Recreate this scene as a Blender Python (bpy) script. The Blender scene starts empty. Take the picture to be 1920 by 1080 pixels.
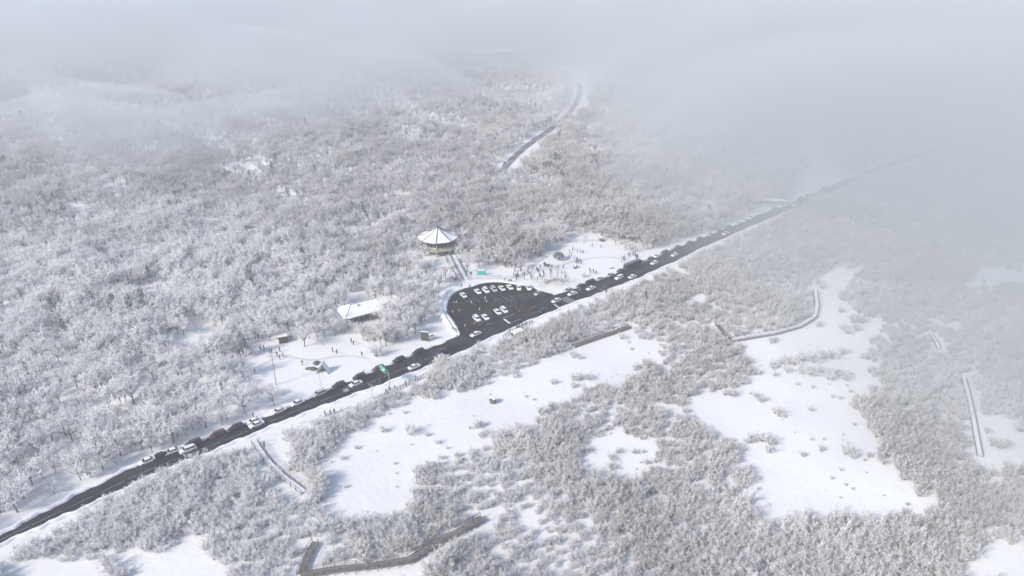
import bpy, bmesh, math, random
import numpy as np
from mathutils import Vector, Matrix
R = math.radians
random.seed(7); rng = np.random.default_rng(11)
scene = bpy.context.scene
col = scene.collection

# ------------------------------------------------------------------ camera, light, exposure
CAM_H, PITCH, FPX = 130.0, R(24.3), 1371.0            # height (m), degrees below level, focal length in pixels of a 1920 frame
cam_d = bpy.data.cameras.new('camera'); cam_d.sensor_width = 36; cam_d.lens = 36 * FPX / 1920
cam_d.clip_start = 0.5; cam_d.clip_end = 8000
cam = bpy.data.objects.new('camera', cam_d); col.objects.link(cam)
cam.location = (0, 0, CAM_H); cam.rotation_euler = (R(90) - PITCH, 0, 0)
scene.camera = cam

SUN_EL, SUN_AZ = R(34), R(217)                       # sun stands to the left and slightly behind the camera
world = bpy.data.worlds.new('World'); scene.world = world; world.use_nodes = True
wn = world.node_tree; wn.nodes.clear()
wo = wn.nodes.new('ShaderNodeOutputWorld'); wb = wn.nodes.new('ShaderNodeBackground'); ws = wn.nodes.new('ShaderNodeTexSky')
ws.sky_type = 'NISHITA'; ws.sun_disc = False; ws.sun_elevation = SUN_EL
ws.sun_rotation = math.atan2(math.cos(SUN_AZ), math.sin(SUN_AZ)); ws.altitude = 1100; ws.dust_density = 3.0; ws.air_density = 1.0
wb.inputs['Strength'].default_value = 0.15
wn.links.new(ws.outputs[0], wb.inputs[0]); wn.links.new(wb.outputs[0], wo.inputs[0])
sun_d = bpy.data.lights.new('sun', 'SUN'); sun_d.energy = 3.3; sun_d.angle = R(9); sun_d.color = (1, .935, .86)
sun = bpy.data.objects.new('sun', sun_d); col.objects.link(sun)
sdir = Vector((math.cos(SUN_AZ) * math.cos(SUN_EL), math.sin(SUN_AZ) * math.cos(SUN_EL), math.sin(SUN_EL)))
sun.rotation_euler = sdir.to_track_quat('Z', 'Y').to_euler()
vs = scene.view_settings; vs.view_transform = 'Standard'; vs.look = 'None'; vs.exposure = 0.52; vs.gamma = 1
vs.use_curve_mapping = False
scene.render.engine = 'CYCLES'
cy = scene.cycles
cy.use_denoising = True; cy.max_bounces = 6; cy.diffuse_bounces = 4; cy.glossy_bounces = 2; cy.transmission_bounces = 2
cy.volume_bounces = 2; cy.transparent_max_bounces = 6; cy.caustics_reflective = False; cy.caustics_refractive = False
cy.sample_clamp_indirect = 4

HAZE_D = 0.00046
FOG_D = 0.0090

# ------------------------------------------------------------------ projection
cp, sp = math.cos(PITCH), math.sin(PITCH)
def at(px, py, z=0.0):
    dx, dv = (px - 960) / FPX, (py - 540) / FPX
    d = Vector((dx, cp - dv * sp, -(sp + dv * cp)))
    t = (z - CAM_H) / d.z
    return Vector((d.x * t, d.y * t, z))
def proj(x, y, z):
    zz = y * cp + (CAM_H - z) * sp
    v = -(y * sp - (CAM_H - z) * cp)
    return 960 + FPX * x / zz, 540 + FPX * v / zz
def in_poly(px, py, poly):
    px = np.asarray(px, float); py = np.asarray(py, float)
    r = np.zeros(px.shape, bool); n = len(poly)
    for i in range(n):
        x0, y0 = poly[i]; x1, y1 = poly[(i + 1) % n]
        c = ((y0 > py) != (y1 > py))
        with np.errstate(divide='ignore', invalid='ignore'):
            xi = (x1 - x0) * (py - y0) / ((y1 - y0) if y1 != y0 else 1e-9) + x0
        r ^= c & (px < xi)
    return r

# ------------------------------------------------------------------ road outline, both edges, read off the photograph and put on the ground
N_EDGE = [(-260, 1135), (-80, 1045), (60, 972), (160, 920), (253, 874), (330, 844), (420, 812), (495, 783), (567, 752), (640, 722), (700, 697), (748, 676), (800, 655),
          (850, 634), (905, 613), (955, 594), (1000, 575), (1040, 552), (1078, 541), (1115, 528), (1148, 516), (1167, 506), (1207, 492), (1257, 469), (1290, 457),
          (1323, 443), (1357, 432), (1383, 419), (1417, 405), (1456, 391), (1508, 371), (1560, 347), (1602, 330), (1680, 300), (1800, 262)]
S_EDGE = [(-260, 1165), (-80, 1072), (0, 1020), (60, 994), (160, 950), (303, 884), (443, 828), (480, 811), (559, 779), (678, 735), (777, 698), (893, 648), (942, 623),
          (1050, 578), (1157, 538), (1213, 515), (1273, 488), (1310, 469), (1352, 450), (1383, 437), (1433, 414), (1508, 386), (1560, 362), (1602, 343), (1680, 311), (1800, 272)]
def edge_world(E):
    xs = np.array([e[0] for e in E]); ys = np.array([e[1] for e in E])
    sx = np.arange(-260, 1801, 10)
    sy = np.interp(sx, xs, ys)
    p = np.array([at(a, b)[:2] for a, b in zip(sx, sy)])
    for _ in range(6):
        q = p.copy(); q[1:-1] = (p[:-2] + 2 * p[1:-1] + p[2:]) / 4; p = q
    return sx, p
SX, NP = edge_world(N_EDGE); _, SP = edge_world(S_EDGE)
CP_ = (NP + SP) / 2
FAR_ROAD_IMG = [(938, 322), (950, 310), (965, 292), (985, 275), (1005, 262), (1030, 245), (1050, 230), (1068, 212), (1082, 190), (1088, 170), (1084, 152), (1072, 138), (1050, 130), (1010, 122), (970, 112), (900, 106), (800, 102)]
def resample(P, step):
    P = np.array(P, float); d = np.r_[0, np.cumsum(np.hypot(*np.diff(P, axis=0).T))]
    n = max(2, int(d[-1] / step) + 1); t = np.linspace(0, d[-1], n)
    return np.c_[np.interp(t, d, P[:, 0]), np.interp(t, d, P[:, 1])]
def dist_to(x, y, P):
    x = np.asarray(x, float); y = np.asarray(y, float)
    best = np.full(x.shape, 1e9)
    for p in P:
        best = np.minimum(best, (x - p[0]) ** 2 + (y - p[1]) ** 2)
    return np.sqrt(best)
CPc = CP_[::4]
def ground_z(x, y):
    x = np.asarray(x, float); y = np.asarray(y, float)
    d = dist_to(x, y, CPc[::3]); s = np.clip((d - 75) / 160, 0, 1); s = s * s * (3 - 2 * s)
    h = 2.2 * np.sin(x / 63 + 1.3) * np.sin(y / 51) + 1.6 * np.sin(x / 31 + y / 43) + 1.0 * np.sin(x / 19 - y / 23 + 2)
    micro = 0.22 * np.sin(x / 7.3 + 2 * np.sin(y / 11)) * np.sin(y / 6.1)
    south = np.clip((d - 16) / 20, 0, 1)
    r = np.hypot(x, y - 350)
    return s * h * np.clip((1900 - r) / 800, 0, 1) + micro * south
def gz(x, y): return float(ground_z(np.array([x]), np.array([y]))[0])
def atg(px, py):
    p = at(px, py)
    for _ in range(3): p = at(px, py, gz(p.x, p.y))
    return p

FAR_ROAD = np.array([atg(a, b)[:2] for a, b in FAR_ROAD_IMG])
FR = resample(FAR_ROAD, 8)
for _ in range(6):
    q = FR.copy(); q[1:-1] = (FR[:-2] + 2 * FR[1:-1] + FR[2:]) / 4; FR = q

# ------------------------------------------------------------------ materials
def mat(name, base, rough=.7, metal=0, build=None):
    m = bpy.data.materials.new(name); m.use_nodes = True
    b = m.node_tree.nodes['Principled BSDF']
    b.inputs['Base Color'].default_value = (*base, 1); b.inputs['Roughness'].default_value = rough; b.inputs['Metallic'].default_value = metal
    if 'asphalt' in name: b.inputs['Specular IOR Level'].default_value = .15
    if build: build(m.node_tree, b)
    return m
def noise_mix(nt, c0, c1, scale, lo=.35, hi=.65, coord='pos', detail=4):
    g = nt.nodes.new('ShaderNodeNewGeometry') if coord == 'pos' else nt.nodes.new('ShaderNodeTexCoord')
    n = nt.nodes.new('ShaderNodeTexNoise'); n.inputs['Scale'].default_value = scale; n.inputs['Detail'].default_value = detail
    nt.links.new(g.outputs['Position' if coord == 'pos' else 'Object'], n.inputs['Vector'])
    r = nt.nodes.new('ShaderNodeMapRange'); r.inputs[1].default_value = lo; r.inputs[2].default_value = hi
    nt.links.new(n.outputs[0], r.inputs[0])
    mx = nt.nodes.new('ShaderNodeMix'); mx.data_type = 'RGBA'
    nt.links.new(r.outputs[0], mx.inputs[0])
    for i, c in ((6, c0), (7, c1)):
        if isinstance(c, tuple): mx.inputs[i].default_value = (*c, 1)
        else: nt.links.new(c, mx.inputs[i])
    return mx.outputs[2], n
def speckle(c0, c1, scale, bump=0, lo=.35, hi=.65):
    def f(nt, b):
        o, n = noise_mix(nt, c0, c1, scale, lo, hi)
        nt.links.new(o, b.inputs['Base Color'])
        if bump:
            bp = nt.nodes.new('ShaderNodeBump'); bp.inputs['Strength'].default_value = .6; bp.inputs['Distance'].default_value = bump
            nt.links.new(n.outputs[0], bp.inputs['Height']); nt.links.new(bp.outputs[0], b.inputs['Normal'])
    return f
def snow_build(nt, b):
    o1, n1 = noise_mix(nt, (.715, .71, .70), (.77, .765, .755), .03)
    o2, n2 = noise_mix(nt, o1, (.62, .615, .60), .9, .60, .80, detail=6)
    nt.links.new(o2, b.inputs['Base Color'])
    n3 = nt.nodes.new('ShaderNodeTexNoise'); n3.inputs['Scale'].default_value = .45; n3.inputs['Detail'].default_value = 6
    g = nt.nodes.new('ShaderNodeNewGeometry'); nt.links.new(g.outputs['Position'], n3.inputs['Vector'])
    bp = nt.nodes.new('ShaderNodeBump'); bp.inputs['Strength'].default_value = .45; bp.inputs['Distance'].default_value = .35
    nt.links.new(n3.outputs[0], bp.inputs['Height']); nt.links.new(bp.outputs[0], b.inputs['Normal'])
M = {}
M['snow'] = mat('snow', (.84, .85, .87), .6, build=snow_build)
M['bank'] = mat('ploughed_snow', (.8, .8, .8), .7, build=speckle((.82, .82, .83), (.58, .56, .53), 1.6, .12, .52, .78))
M['roofsnow'] = mat('roof_snow', (.84, .85, .87), .6, build=speckle((.84, .85, .87), (.76, .77, .79), .8, .1))
M['asphalt'] = mat('wet_asphalt', (.04, .04, .055), .8, build=speckle((.014, .014, .015), (.036, .035, .036), .12, 0, .35, .65))
M['lot'] = mat('lot_asphalt', (.045, .04, .038), .8, build=speckle((.009, .009, .009), (.034, .024, .020), .16, 0, .4, .75))
M['farroad'] = mat('snowy_asphalt', (.3, .3, .31), .7, build=speckle((.08, .08, .085), (.26, .26, .27), .12))
M['paint'] = mat('road_paint', (.5, .5, .5), .6, build=speckle((.62, .62, .62), (.12, .12, .12), 1.8, 0, .5, .62))
M['paintw'] = mat('stop_line_paint', (.8, .8, .8), .6)
M['paintfaint'] = mat('worn_paint', (.2, .2, .2), .6, build=speckle((.30, .30, .30), (.05, .05, .05), 1.2, 0, .45, .65))
M['painty'] = mat('yellow_paint', (.4, .3, .08), .6, build=speckle((.42, .34, .18), (.10, .09, .07), .9, 0, .45, .65))
M['paintr'] = mat('red_paint', (.35, .05, .05), .6)
M['kerb'] = mat('kerb_stone', (.35, .34, .33), .8, build=speckle((.40, .39, .38), (.65, .65, .66), 1.1))
M['glass'] = mat('dark_glass', (.015, .018, .022), .12)
M['tyre'] = mat('tyre_rubber', (.02, .02, .02), .8)
M['rim'] = mat('alloy', (.45, .45, .46), .35, .8)
M['lamp'] = mat('headlamp', (.7, .7, .7), .15)
M['tail'] = mat('tail_lamp', (.35, .02, .02), .25)
for k, c, r_ in (('white', (.80, .80, .80), .3), ('silver', (.45, .46, .47), .3), ('black', (.012, .012, .014), .25), ('grey', (.07, .072, .078), .3), ('navy', (.025, .035, .075), .3), ('red', (.10, .018, .018), .35), ('slate', (.035, .048, .060), .3)):
    def cb(nt, b, c=c):
        o, n = noise_mix(nt, c, tuple(min(1, v * .85 + .02) for v in c), .8)
        nt.links.new(o, b.inputs['Base Color']); b.inputs['Coat Weight'].default_value = .4
    M['car_' + k] = mat('car_paint_' + k, c, r_, build=cb)
M['ridge'] = mat('dark_roof_tile', (.10, .10, .11), .8)
M['cream'] = mat('cream_paint', (.5, .48, .4), .7, build=speckle((.50, .48, .40), (.38, .37, .32), .9))
M['stone'] = mat('pier_concrete', (.30, .29, .26), .85, build=speckle((.34, .33, .29), (.22, .21, .19), .7))
M['window'] = mat('window_glass', (.03, .035, .04), .15)
M['wall'] = mat('grey_render', (.30, .30, .31), .85, build=speckle((.34, .34, .34), (.24, .24, .25), .6))
M['wood'] = mat('weathered_wood', (.18, .16, .14), .85, build=speckle((.24, .22, .20), (.10, .09, .08), 2))
M['darkwood'] = mat('dark_brown_wood', (.07, .05, .04), .85)
M['pole'] = mat('concrete_pole', (.30, .30, .30), .8)
M['steel'] = mat('galvanised_steel', (.45, .46, .46), .5, .6)
M['green'] = mat('green_sign', (.02, .28, .16), .45)
M['teal'] = mat('teal_panel', (.06, .40, .36), .6)
M['signwhite'] = mat('sign_print', (.8, .8, .8), .5)
M['board'] = mat('slate_board', (.10, .11, .12), .7, build=speckle((.07, .075, .08), (.035, .038, .042), 1.5))
M['rock'] = mat('dark_basalt', (.10, .10, .10), .9, build=speckle((.14, .135, .13), (.06, .06, .06), 2, .1))
M['cable'] = mat('cable', (.03, .03, .03), .6)

def tree_mat(name, bark, frost, lo, hi):
    def f(nt, b):
        o, n = noise_mix(nt, bark, frost, 1.9, lo, hi, detail=3)
        # big patches of lighter and heavier rime over the hillside
        g = nt.nodes.new('ShaderNodeNewGeometry')
        n2 = nt.nodes.new('ShaderNodeTexNoise'); n2.inputs['Scale'].default_value = .022; n2.inputs['Detail'].default_value = 3
        nt.links.new(g.outputs['Position'], n2.inputs['Vector'])
        oi = nt.nodes.new('ShaderNodeObjectInfo')
        ad = nt.nodes.new('ShaderNodeMath'); ad.operation = 'MULTIPLY_ADD'; ad.inputs[1].default_value = .22
        nt.links.new(oi.outputs['Random'], ad.inputs[0]); nt.links.new(n2.outputs[0], ad.inputs[2])
        mr = nt.nodes.new('ShaderNodeMapRange'); mr.inputs[1].default_value = .42; mr.inputs[2].default_value = .85; mr.inputs[3].default_value = 0; mr.inputs[4].default_value = .75
        # heaviest rime on the wood at the near left
        vd = nt.nodes.new('ShaderNodeVectorMath'); vd.operation = 'DISTANCE'; vd.inputs[1].default_value = (-215, 205, 0); nt.links.new(g.outputs['Position'], vd.inputs[0])
        m2 = nt.nodes.new('ShaderNodeMapRange'); m2.inputs[1].default_value = 60; m2.inputs[2].default_value = 250; m2.inputs[3].default_value = 1.0; m2.inputs[4].default_value = 0
        nt.links.new(vd.outputs['Value'], m2.inputs[0])
        m3 = nt.nodes.new('ShaderNodeMath'); m3.operation = 'ADD'; m3.use_clamp = True; nt.links.new(mr.outputs[0], m3.inputs[0]); nt.links.new(m2.outputs[0], m3.inputs[1])
        nt.links.new(ad.outputs[0], mr.inputs[0])
        mx = nt.nodes.new('ShaderNodeMix'); mx.data_type = 'RGBA'
        nt.links.new(m3.outputs[0], mx.inputs[0]); nt.links.new(o, mx.inputs[6]); mx.inputs[7].default_value = (.88, .87, .865, 1)
        nt.links.new(mx.outputs[2], b.inputs['Base Color']); b.inputs['Specular IOR Level'].default_value = .2
        tl = nt.nodes.new('ShaderNodeBsdfTranslucent'); ms = nt.nodes.new('ShaderNodeMixShader'); ms.inputs[0].default_value = .18
        nt.links.new(mx.outputs[2], tl.inputs['Color']); nt.links.new(b.outputs[0], ms.inputs[1]); nt.links.new(tl.outputs[0], ms.inputs[2])
        nt.links.new(ms.outputs[0], nt.nodes['Material Output'].inputs['Surface'])
    return mat(name, frost, .85, build=f)
M['bark'] = mat('frosted_bark', (.14, .12, .11), .9, build=speckle((.10, .09, .085), (.36, .35, .35), 1.5, 0, .5, .75))
M['twig'] = tree_mat('rimed_twigs', (.32, .290, .280), (.74, .71, .70), .35, .65)
M['brush'] = tree_mat('rimed_brush', (.40, .385, .37), (.80, .79, .78), .35, .65)
M['needle'] = mat('frosted_needles', (.2, .25, .24), .9, build=speckle((.10, .13, .12), (.60, .63, .64), .9, 0, .45, .65))

# ------------------------------------------------------------------ mesh helpers
class MB:
    def __init__(s): s.v = []; s.f = []; s.mi = []
    def face(s, idx, m=0): s.f.append(idx); s.mi.append(m)
    def box(s, c, d, rz=0, m=0, top=1.0, ax=None):
        c = Vector(c); hx, hy, hz = d[0] / 2, d[1] / 2, d[2] / 2; ca, sa = math.cos(rz), math.sin(rz); n = len(s.v)
        for z, k in ((-hz, 1), (hz, top)):
            for x, y in ((-hx, -hy), (hx, -hy), (hx, hy), (-hx, hy)):
                x *= k; y *= k
                s.v.append((c.x + x * ca - y * sa, c.y + x * sa + y * ca, c.z + z))
        for q in ((3, 2, 1, 0), (4, 5, 6, 7), (0, 1, 5, 4), (1, 2, 6, 5), (2, 3, 7, 6), (3, 0, 4, 7)): s.face([n + i for i in q], m)
    def tube(s, p0, p1, r0, r1=None, k=6, m=0, cap=True):
        p0 = Vector(p0); p1 = Vector(p1); r1 = r0 if r1 is None else r1
        d = (p1 - p0).normalized(); a = d.orthogonal().normalized(); b = d.cross(a); n = len(s.v)
        for p, r in ((p0, r0), (p1, r1)):
            if r == 0: s.v.append(tuple(p)); continue
            for i in range(k):
                t = 2 * math.pi * i / k; s.v.append(tuple(p + a * (math.cos(t) * r) + b * (math.sin(t) * r)))
        if r1 == 0:
            for i in range(k): s.face([n + i, n + (i + 1) % k, n + k], m)
        else:
            for i in range(k): s.face([n + i, n + (i + 1) % k, n + k + (i + 1) % k, n + k + i], m)
            if cap: s.face([n + k + i for i in range(k)], m)
        if cap: s.face([n + i for i in reversed(range(k))], m)
    def poly(s, pts, m=0):
        n = len(s.v); s.v += [tuple(p) for p in pts]; s.face(list(range(n, n + len(pts))), m)
    def prism(s, pts, z0, z1, m=0):
        n = len(s.v); k = len(pts)
        s.v += [(p[0], p[1], z0) for p in pts] + [(p[0], p[1], z1) for p in pts]
        s.face([n + k + i for i in range(k)], m); s.face([n + i for i in reversed(range(k))], m)
        for i in range(k): s.face([n + i, n + (i + 1) % k, n + k + (i + 1) % k, n + k + i], m)
    def mesh(s, name, mats, smooth=False):
        me = bpy.data.meshes.new(name); me.from_pydata([tuple(v) for v in s.v], [], s.f)
        for m in (mats if isinstance(mats, (list, tuple)) else [mats]): me.materials.append(m)
        if any(s.mi): me.polygons.foreach_set('material_index', s.mi)
        if smooth: me.polygons.foreach_set('use_smooth', [True] * len(me.polygons))
        me.update(); return me
    def build(s, name, mats, parent=None, smooth=False, recalc=False):
        me = s.mesh(name, mats, smooth)
        if recalc:
            bm = bmesh.new(); bm.from_mesh(me); bmesh.ops.recalc_face_normals(bm, faces=bm.faces); bm.to_mesh(me); bm.free()
        return link(name, me, parent)
def link(name, me, parent=None, loc=None, rz=0):
    o = bpy.data.objects.new(name, me); col.objects.link(o)
    if parent: o.parent = parent
    if loc is not None: o.location = loc
    if rz: o.rotation_euler.z = rz
    return o
def tag(o, label=None, cat=None, group=None, kind=None):
    if label: o['label'] = label
    if cat: o['category'] = cat
    if group: o['group'] = group
    if kind: o['kind'] = kind
    return o
def thing(name, label, cat, loc=(0, 0, 0), rz=0, group=None):
    o = bpy.data.objects.new(name, None); col.objects.link(o); o.location = loc; o.rotation_euler.z = rz; o.empty_display_size = .5
    return tag(o, label, cat, group)
def kids(o): return CH.get(o.name, [])
CH = {}
def copy_tree(o, parent=None):
    c = o.copy(); col.objects.link(c)
    if parent: c.parent = parent
    ch = [copy_tree(k, c) for k in list(o.children)]
    return c

# ------------------------------------------------------------------ ground
def axis(lo, hi, a, b, fine, coarse):
    return np.unique(np.r_[np.arange(lo, a, coarse), np.arange(a, b, fine), np.arange(b, hi + 1, coarse)])
gx = axis(-2800, 2800, -420, 420, 5, 50); gy = axis(-1000, 4000, 70, 760, 5, 50)
GX, GY = np.meshgrid(gx, gy); GZ = ground_z(GX, GY)
nx, ny = len(gx), len(gy)
verts = np.c_[GX.ravel(), GY.ravel(), GZ.ravel()]
ii = np.arange(nx * ny).reshape(ny, nx)
faces = np.c_[ii[:-1, :-1].ravel(), ii[:-1, 1:].ravel(), ii[1:, 1:].ravel(), ii[1:, :-1].ravel()]
me = bpy.data.meshes.new('snow_ground'); me.from_pydata(verts.tolist(), [], faces.tolist()); me.materials.append(M['snow'])
me.polygons.foreach_set('use_smooth', [True] * len(me.polygons))
tag(link('ground', me), kind='structure')

# road sheet between both edges
mb = MB()
ZR = 0.16
for i in range(len(SX)):
    mb.v += [(NP[i][0], NP[i][1], ZR), (SP[i][0], SP[i][1], ZR)]
    if i: n = 2 * i; mb.face([n - 2, n - 1, n + 1, n])
road = tag(mb.build('road', M['asphalt']), kind='structure')
def road_pt(px, f, z=0):      # point on the road at picture column px, f = 0 north edge .. 1 south edge
    n = np.array([np.interp(px, SX, NP[:, k]) for k in (0, 1)]); s = np.array([np.interp(px, SX, SP[:, k]) for k in (0, 1)])
    p = n + (s - n) * f; return Vector((p[0], p[1], z))
def road_dir(px):
    a, b = road_pt(px - 15, .5), road_pt(px + 15, .5); return math.atan2(b.y - a.y, b.x - a.x)
def strip(name, pts, w, z, m, parent=None):
    pts = [Vector((p[0], p[1], 0)) for p in pts]; mb = MB()
    for i, p in enumerate(pts):
        d = (pts[min(i + 1, len(pts) - 1)] - pts[max(i - 1, 0)]).normalized(); n = Vector((-d.y, d.x, 0)) * w / 2
        mb.v += [(p.x + n.x, p.y + n.y, z), (p.x - n.x, p.y - n.y, z)]
        if i: k = 2 * i; mb.face([k - 2, k - 1, k + 1, k])
    return mb.build(name, m, parent)
ZL = ZR + .010
# centre line, in lengths, and worn edge line
for a in list(range(-240, 830, 60)) + list(range(1130, 1500, 40)):
    strip('lane_marking', [road_pt(a + t, .60) for t in range(0, 56 if a < 900 else 37, 6)], .16, ZL, M['paintfaint'], road)
for a in range(-240, 820, 90):
    strip('edge_line', [road_pt(a + t, .955) for t in range(0, 85, 6)], .12, ZL, M['paintfaint'], road)
for a in range(1110, 1480, 60):
    strip('edge_line', [road_pt(a + t, .93) for t in range(0, 56, 6)], .12, ZL, M['paintfaint'], road)
def gline(name, a, b, w, m, parent, z=ZL):
    A, B = at(*a), at(*b); n = 5
    return strip(name, [A.lerp(B, i / (n - 1)) for i in range(n)], w, z, m, parent)
gline('stop_line', (945, 599), (956, 607), .75, M['paintw'], road)
gline('stop_line', (1039, 571), (1049, 578), .55, M['paintw'], road)
gline('lane_marking', (957, 606), (976, 599), .18, M['paint'], road)
gline('lane_marking', (995, 589), (1008, 585), .18, M['painty'], road)
gline('lane_marking', (908, 611), (922, 606), .18, M['paint'], road)
gline('lane_marking', (942, 597), (964, 590), .18, M['paint'], road)
gline('red_marking', (990, 580), (1003, 575), .30, M['paintr'], road)
for k in range(5):
    a = (1051 + k * 1.0 - 6 + 8 * (k % 1), 0)
for k in range(5):                                             # zebra bars
    x0 = 1053 + k * 4.4; y0 = 562.5 + k * 2.2
    gline('crosswalk_bar', (x0 - 1, y0), (x0 + 11, y0 - 5.2), .42, M['paint'], road)

# parking lot
LOT_IMG = [(838, 588), (835, 576), (838, 565), (846, 554), (857, 547), (872, 541), (887, 538), (900, 533), (914, 530.5), (930, 529.5), (945, 530.5), (960, 533), (980, 536), (998, 540), (1010, 544),
           (1023, 549), (1036, 551.5)]
lot_pts = [at(*p) for p in LOT_IMG] + [road_pt(x, .06) for x in range(1040, 855, -10)] + [at(862, 626), at(855, 613), at(846, 598)]
mb = MB(); mb.poly([(p.x, p.y, ZR - .004) for p in lot_pts])
lot = tag(mb.build('parking_lot', M['lot']), kind='structure')
# kerb along the lot
arc = [at(862, 626), at(855, 613), at(846, 598)] + [at(*p) for p in LOT_IMG]
arcr = resample([(p.x, p.y) for p in arc], 2.0)
mbk = MB()
for i in range(len(arcr) - 1):
    a, b = Vector((*arcr[i], 0)), Vector((*arcr[i + 1], 0)); d = b - a
    mbk.box(((a.x + b.x) / 2, (a.y + b.y) / 2, .17), (d.length * .985, .28, .26), math.atan2(d.y, d.x))
kerb = mbk.build('kerb', M['kerb']); tag(kerb, kind='structure')
# bay lines
for i in range(8):
    x = 866 + i * 17.5
    yy = 556 - 7 * math.sin(min(1, i / 4.5) * 1.5)
    gline('bay_line', (x + 2, yy + 4), (x + 17, yy + 15), .14, M['paintfaint'], lot, ZR + .004)
for i in range(9):
    x = 925 + i * 10.5; y = 563 - i * 2.0
    gline('bay_line', (x, y), (x + 15, y + 8), .14, M['paintfaint'], lot, ZR + .004)
for i in range(9):
    x = 884 + i * 10.5; y = 592 - i * 3.4
    gline('bay_line', (x, y), (x + 14, y + 14), .14, M['paintfaint'], lot, ZR + .004)
gline('bay_line', (925, 563), (1010, 547), .14, M['paintfaint'], lot, ZR + .008)
gline('bay_line', (878, 560), (892, 574), .14, M['paintfaint'], lot, ZR + .004)

# ploughed snow ridges
def ridge(name, pts, w, h, seed, m='bank', step=1.1):
    P = resample([(p[0], p[1]) for p in pts], step); rr = random.Random(seed); mb = MB(); k = 7
    hh = h
    for i, p in enumerate(P):
        d = P[min(i + 1, len(P) - 1)] - P[max(i - 1, 0)]; d = d / (np.hypot(*d) + 1e-9); n = np.array([-d[1], d[0]])
        hh = .7 * hh + .3 * h * rr.uniform(.45, 1.6); ww = w * rr.uniform(.8, 1.2)
        e = min(1, i / 3, (len(P) - 1 - i) / 3)
        for j in range(k):
            t = j / (k - 1) * 2 - 1; q = p + n * t * ww / 2
            mb.v.append((q[0], q[1], -.05 + (.05 + hh * (1 - t * t) * rr.uniform(.85, 1.12)) * e))
        if i:
            for j in range(k - 1):
                a = (i - 1) * k + j; mb.face([a, a + k, a + k + 1, a + 1])
    return tag(mb.build(name, M[m], smooth=True), kind='structure')
def off_edge(E, xs, d):
    out = []
    for x in xs:
        n = road_pt(x, 0); s = road_pt(x, 1); r = road_dir(x); nn = Vector((-math.sin(r), math.cos(r), 0))
        w = .55 * math.sin(x / 17.0) * math.sin(x / 7.3 + 1) - .15 if d < 2 else 0
        out.append((n if E == 'n' else s) + nn * ((d + w) if E == 'n' else -(d + w)))
    return out
ridge('snow_bank', off_edge('n', range(-240, 850, 10), .5), 1.7, .75, 1)
ridge('snow_bank', off_edge('n', range(1045, 1500, 8), .5), 1.6, .7, 2)
ridge('snow_bank', off_edge('s', range(-240, 1500, 8), .5), 1.5, .55, 3)
ridge('snow_bank', [at(858, 622), at(850, 609), at(842, 597), at(833, 588)] + [at(p[0] - 1, p[1] - 2) for p in LOT_IMG[1:-1]], 2.2, .65, 4)
ridge('snow_bank', [at(853, 628), at(842, 609), at(832, 594), at(826, 578), at(829, 562), at(838, 549), at(852, 541)], 2.6, 1.1, 5)

# far curving road with ploughed shoulders
mb = MB()
def tape(name, P, w, lift, m, off=0):
    mb = MB()
    for i, p in enumerate(P):
        d = P[min(i + 1, len(P) - 1)] - P[max(i - 1, 0)]; d = d / np.hypot(*d); n = np.array([-d[1], d[0]])
        for s in (1, 0, -1):
            q = p + n * (off + s * w / 2); mb.v.append((q[0], q[1], gz(*q) + lift))
        if i:
            k = 3 * i
            mb.face([k - 3, k - 2, k + 1, k]); mb.face([k - 2, k - 1, k + 2, k + 1])
    return tag(mb.build(name, m), kind='structure')
M['path'] = mat('trodden_snow', (.6, .59, .57), .8, build=speckle((.68, .675, .665), (.52, .51, .50), .8, .08))
for pts_, w_ in ((((872, 524), (890, 519), (925, 523), (965, 518), (1000, 510), (1040, 500), (1075, 490)), 2.6), (((1000, 510), (990, 520), (1020, 538)), 1.6), (((975, 516), (1010, 490), (1030, 478)), 1.5),
                 (((500, 668), (530, 664), (580, 680), (640, 664), (690, 672)), 1.4), (((440, 700), (480, 690), (530, 664)), 1.3), (((1075, 490), (1130, 480), (1185, 488)), 1.2)):
    P_ = resample([tuple(at(*q)[:2]) for q in pts_], 3)
    for _ in range(4):
        q_ = P_.copy(); q_[1:-1] = (P_[:-2] + 2 * P_[1:-1] + P_[2:]) / 4; P_ = q_
    tape('footpath', P_, w_, .10, M['path'])
tape('road', FR, 5.2, .30, M['farroad'])
tape('snow_bank', FR, 7, .22, M['snow'], 4.6)

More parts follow.
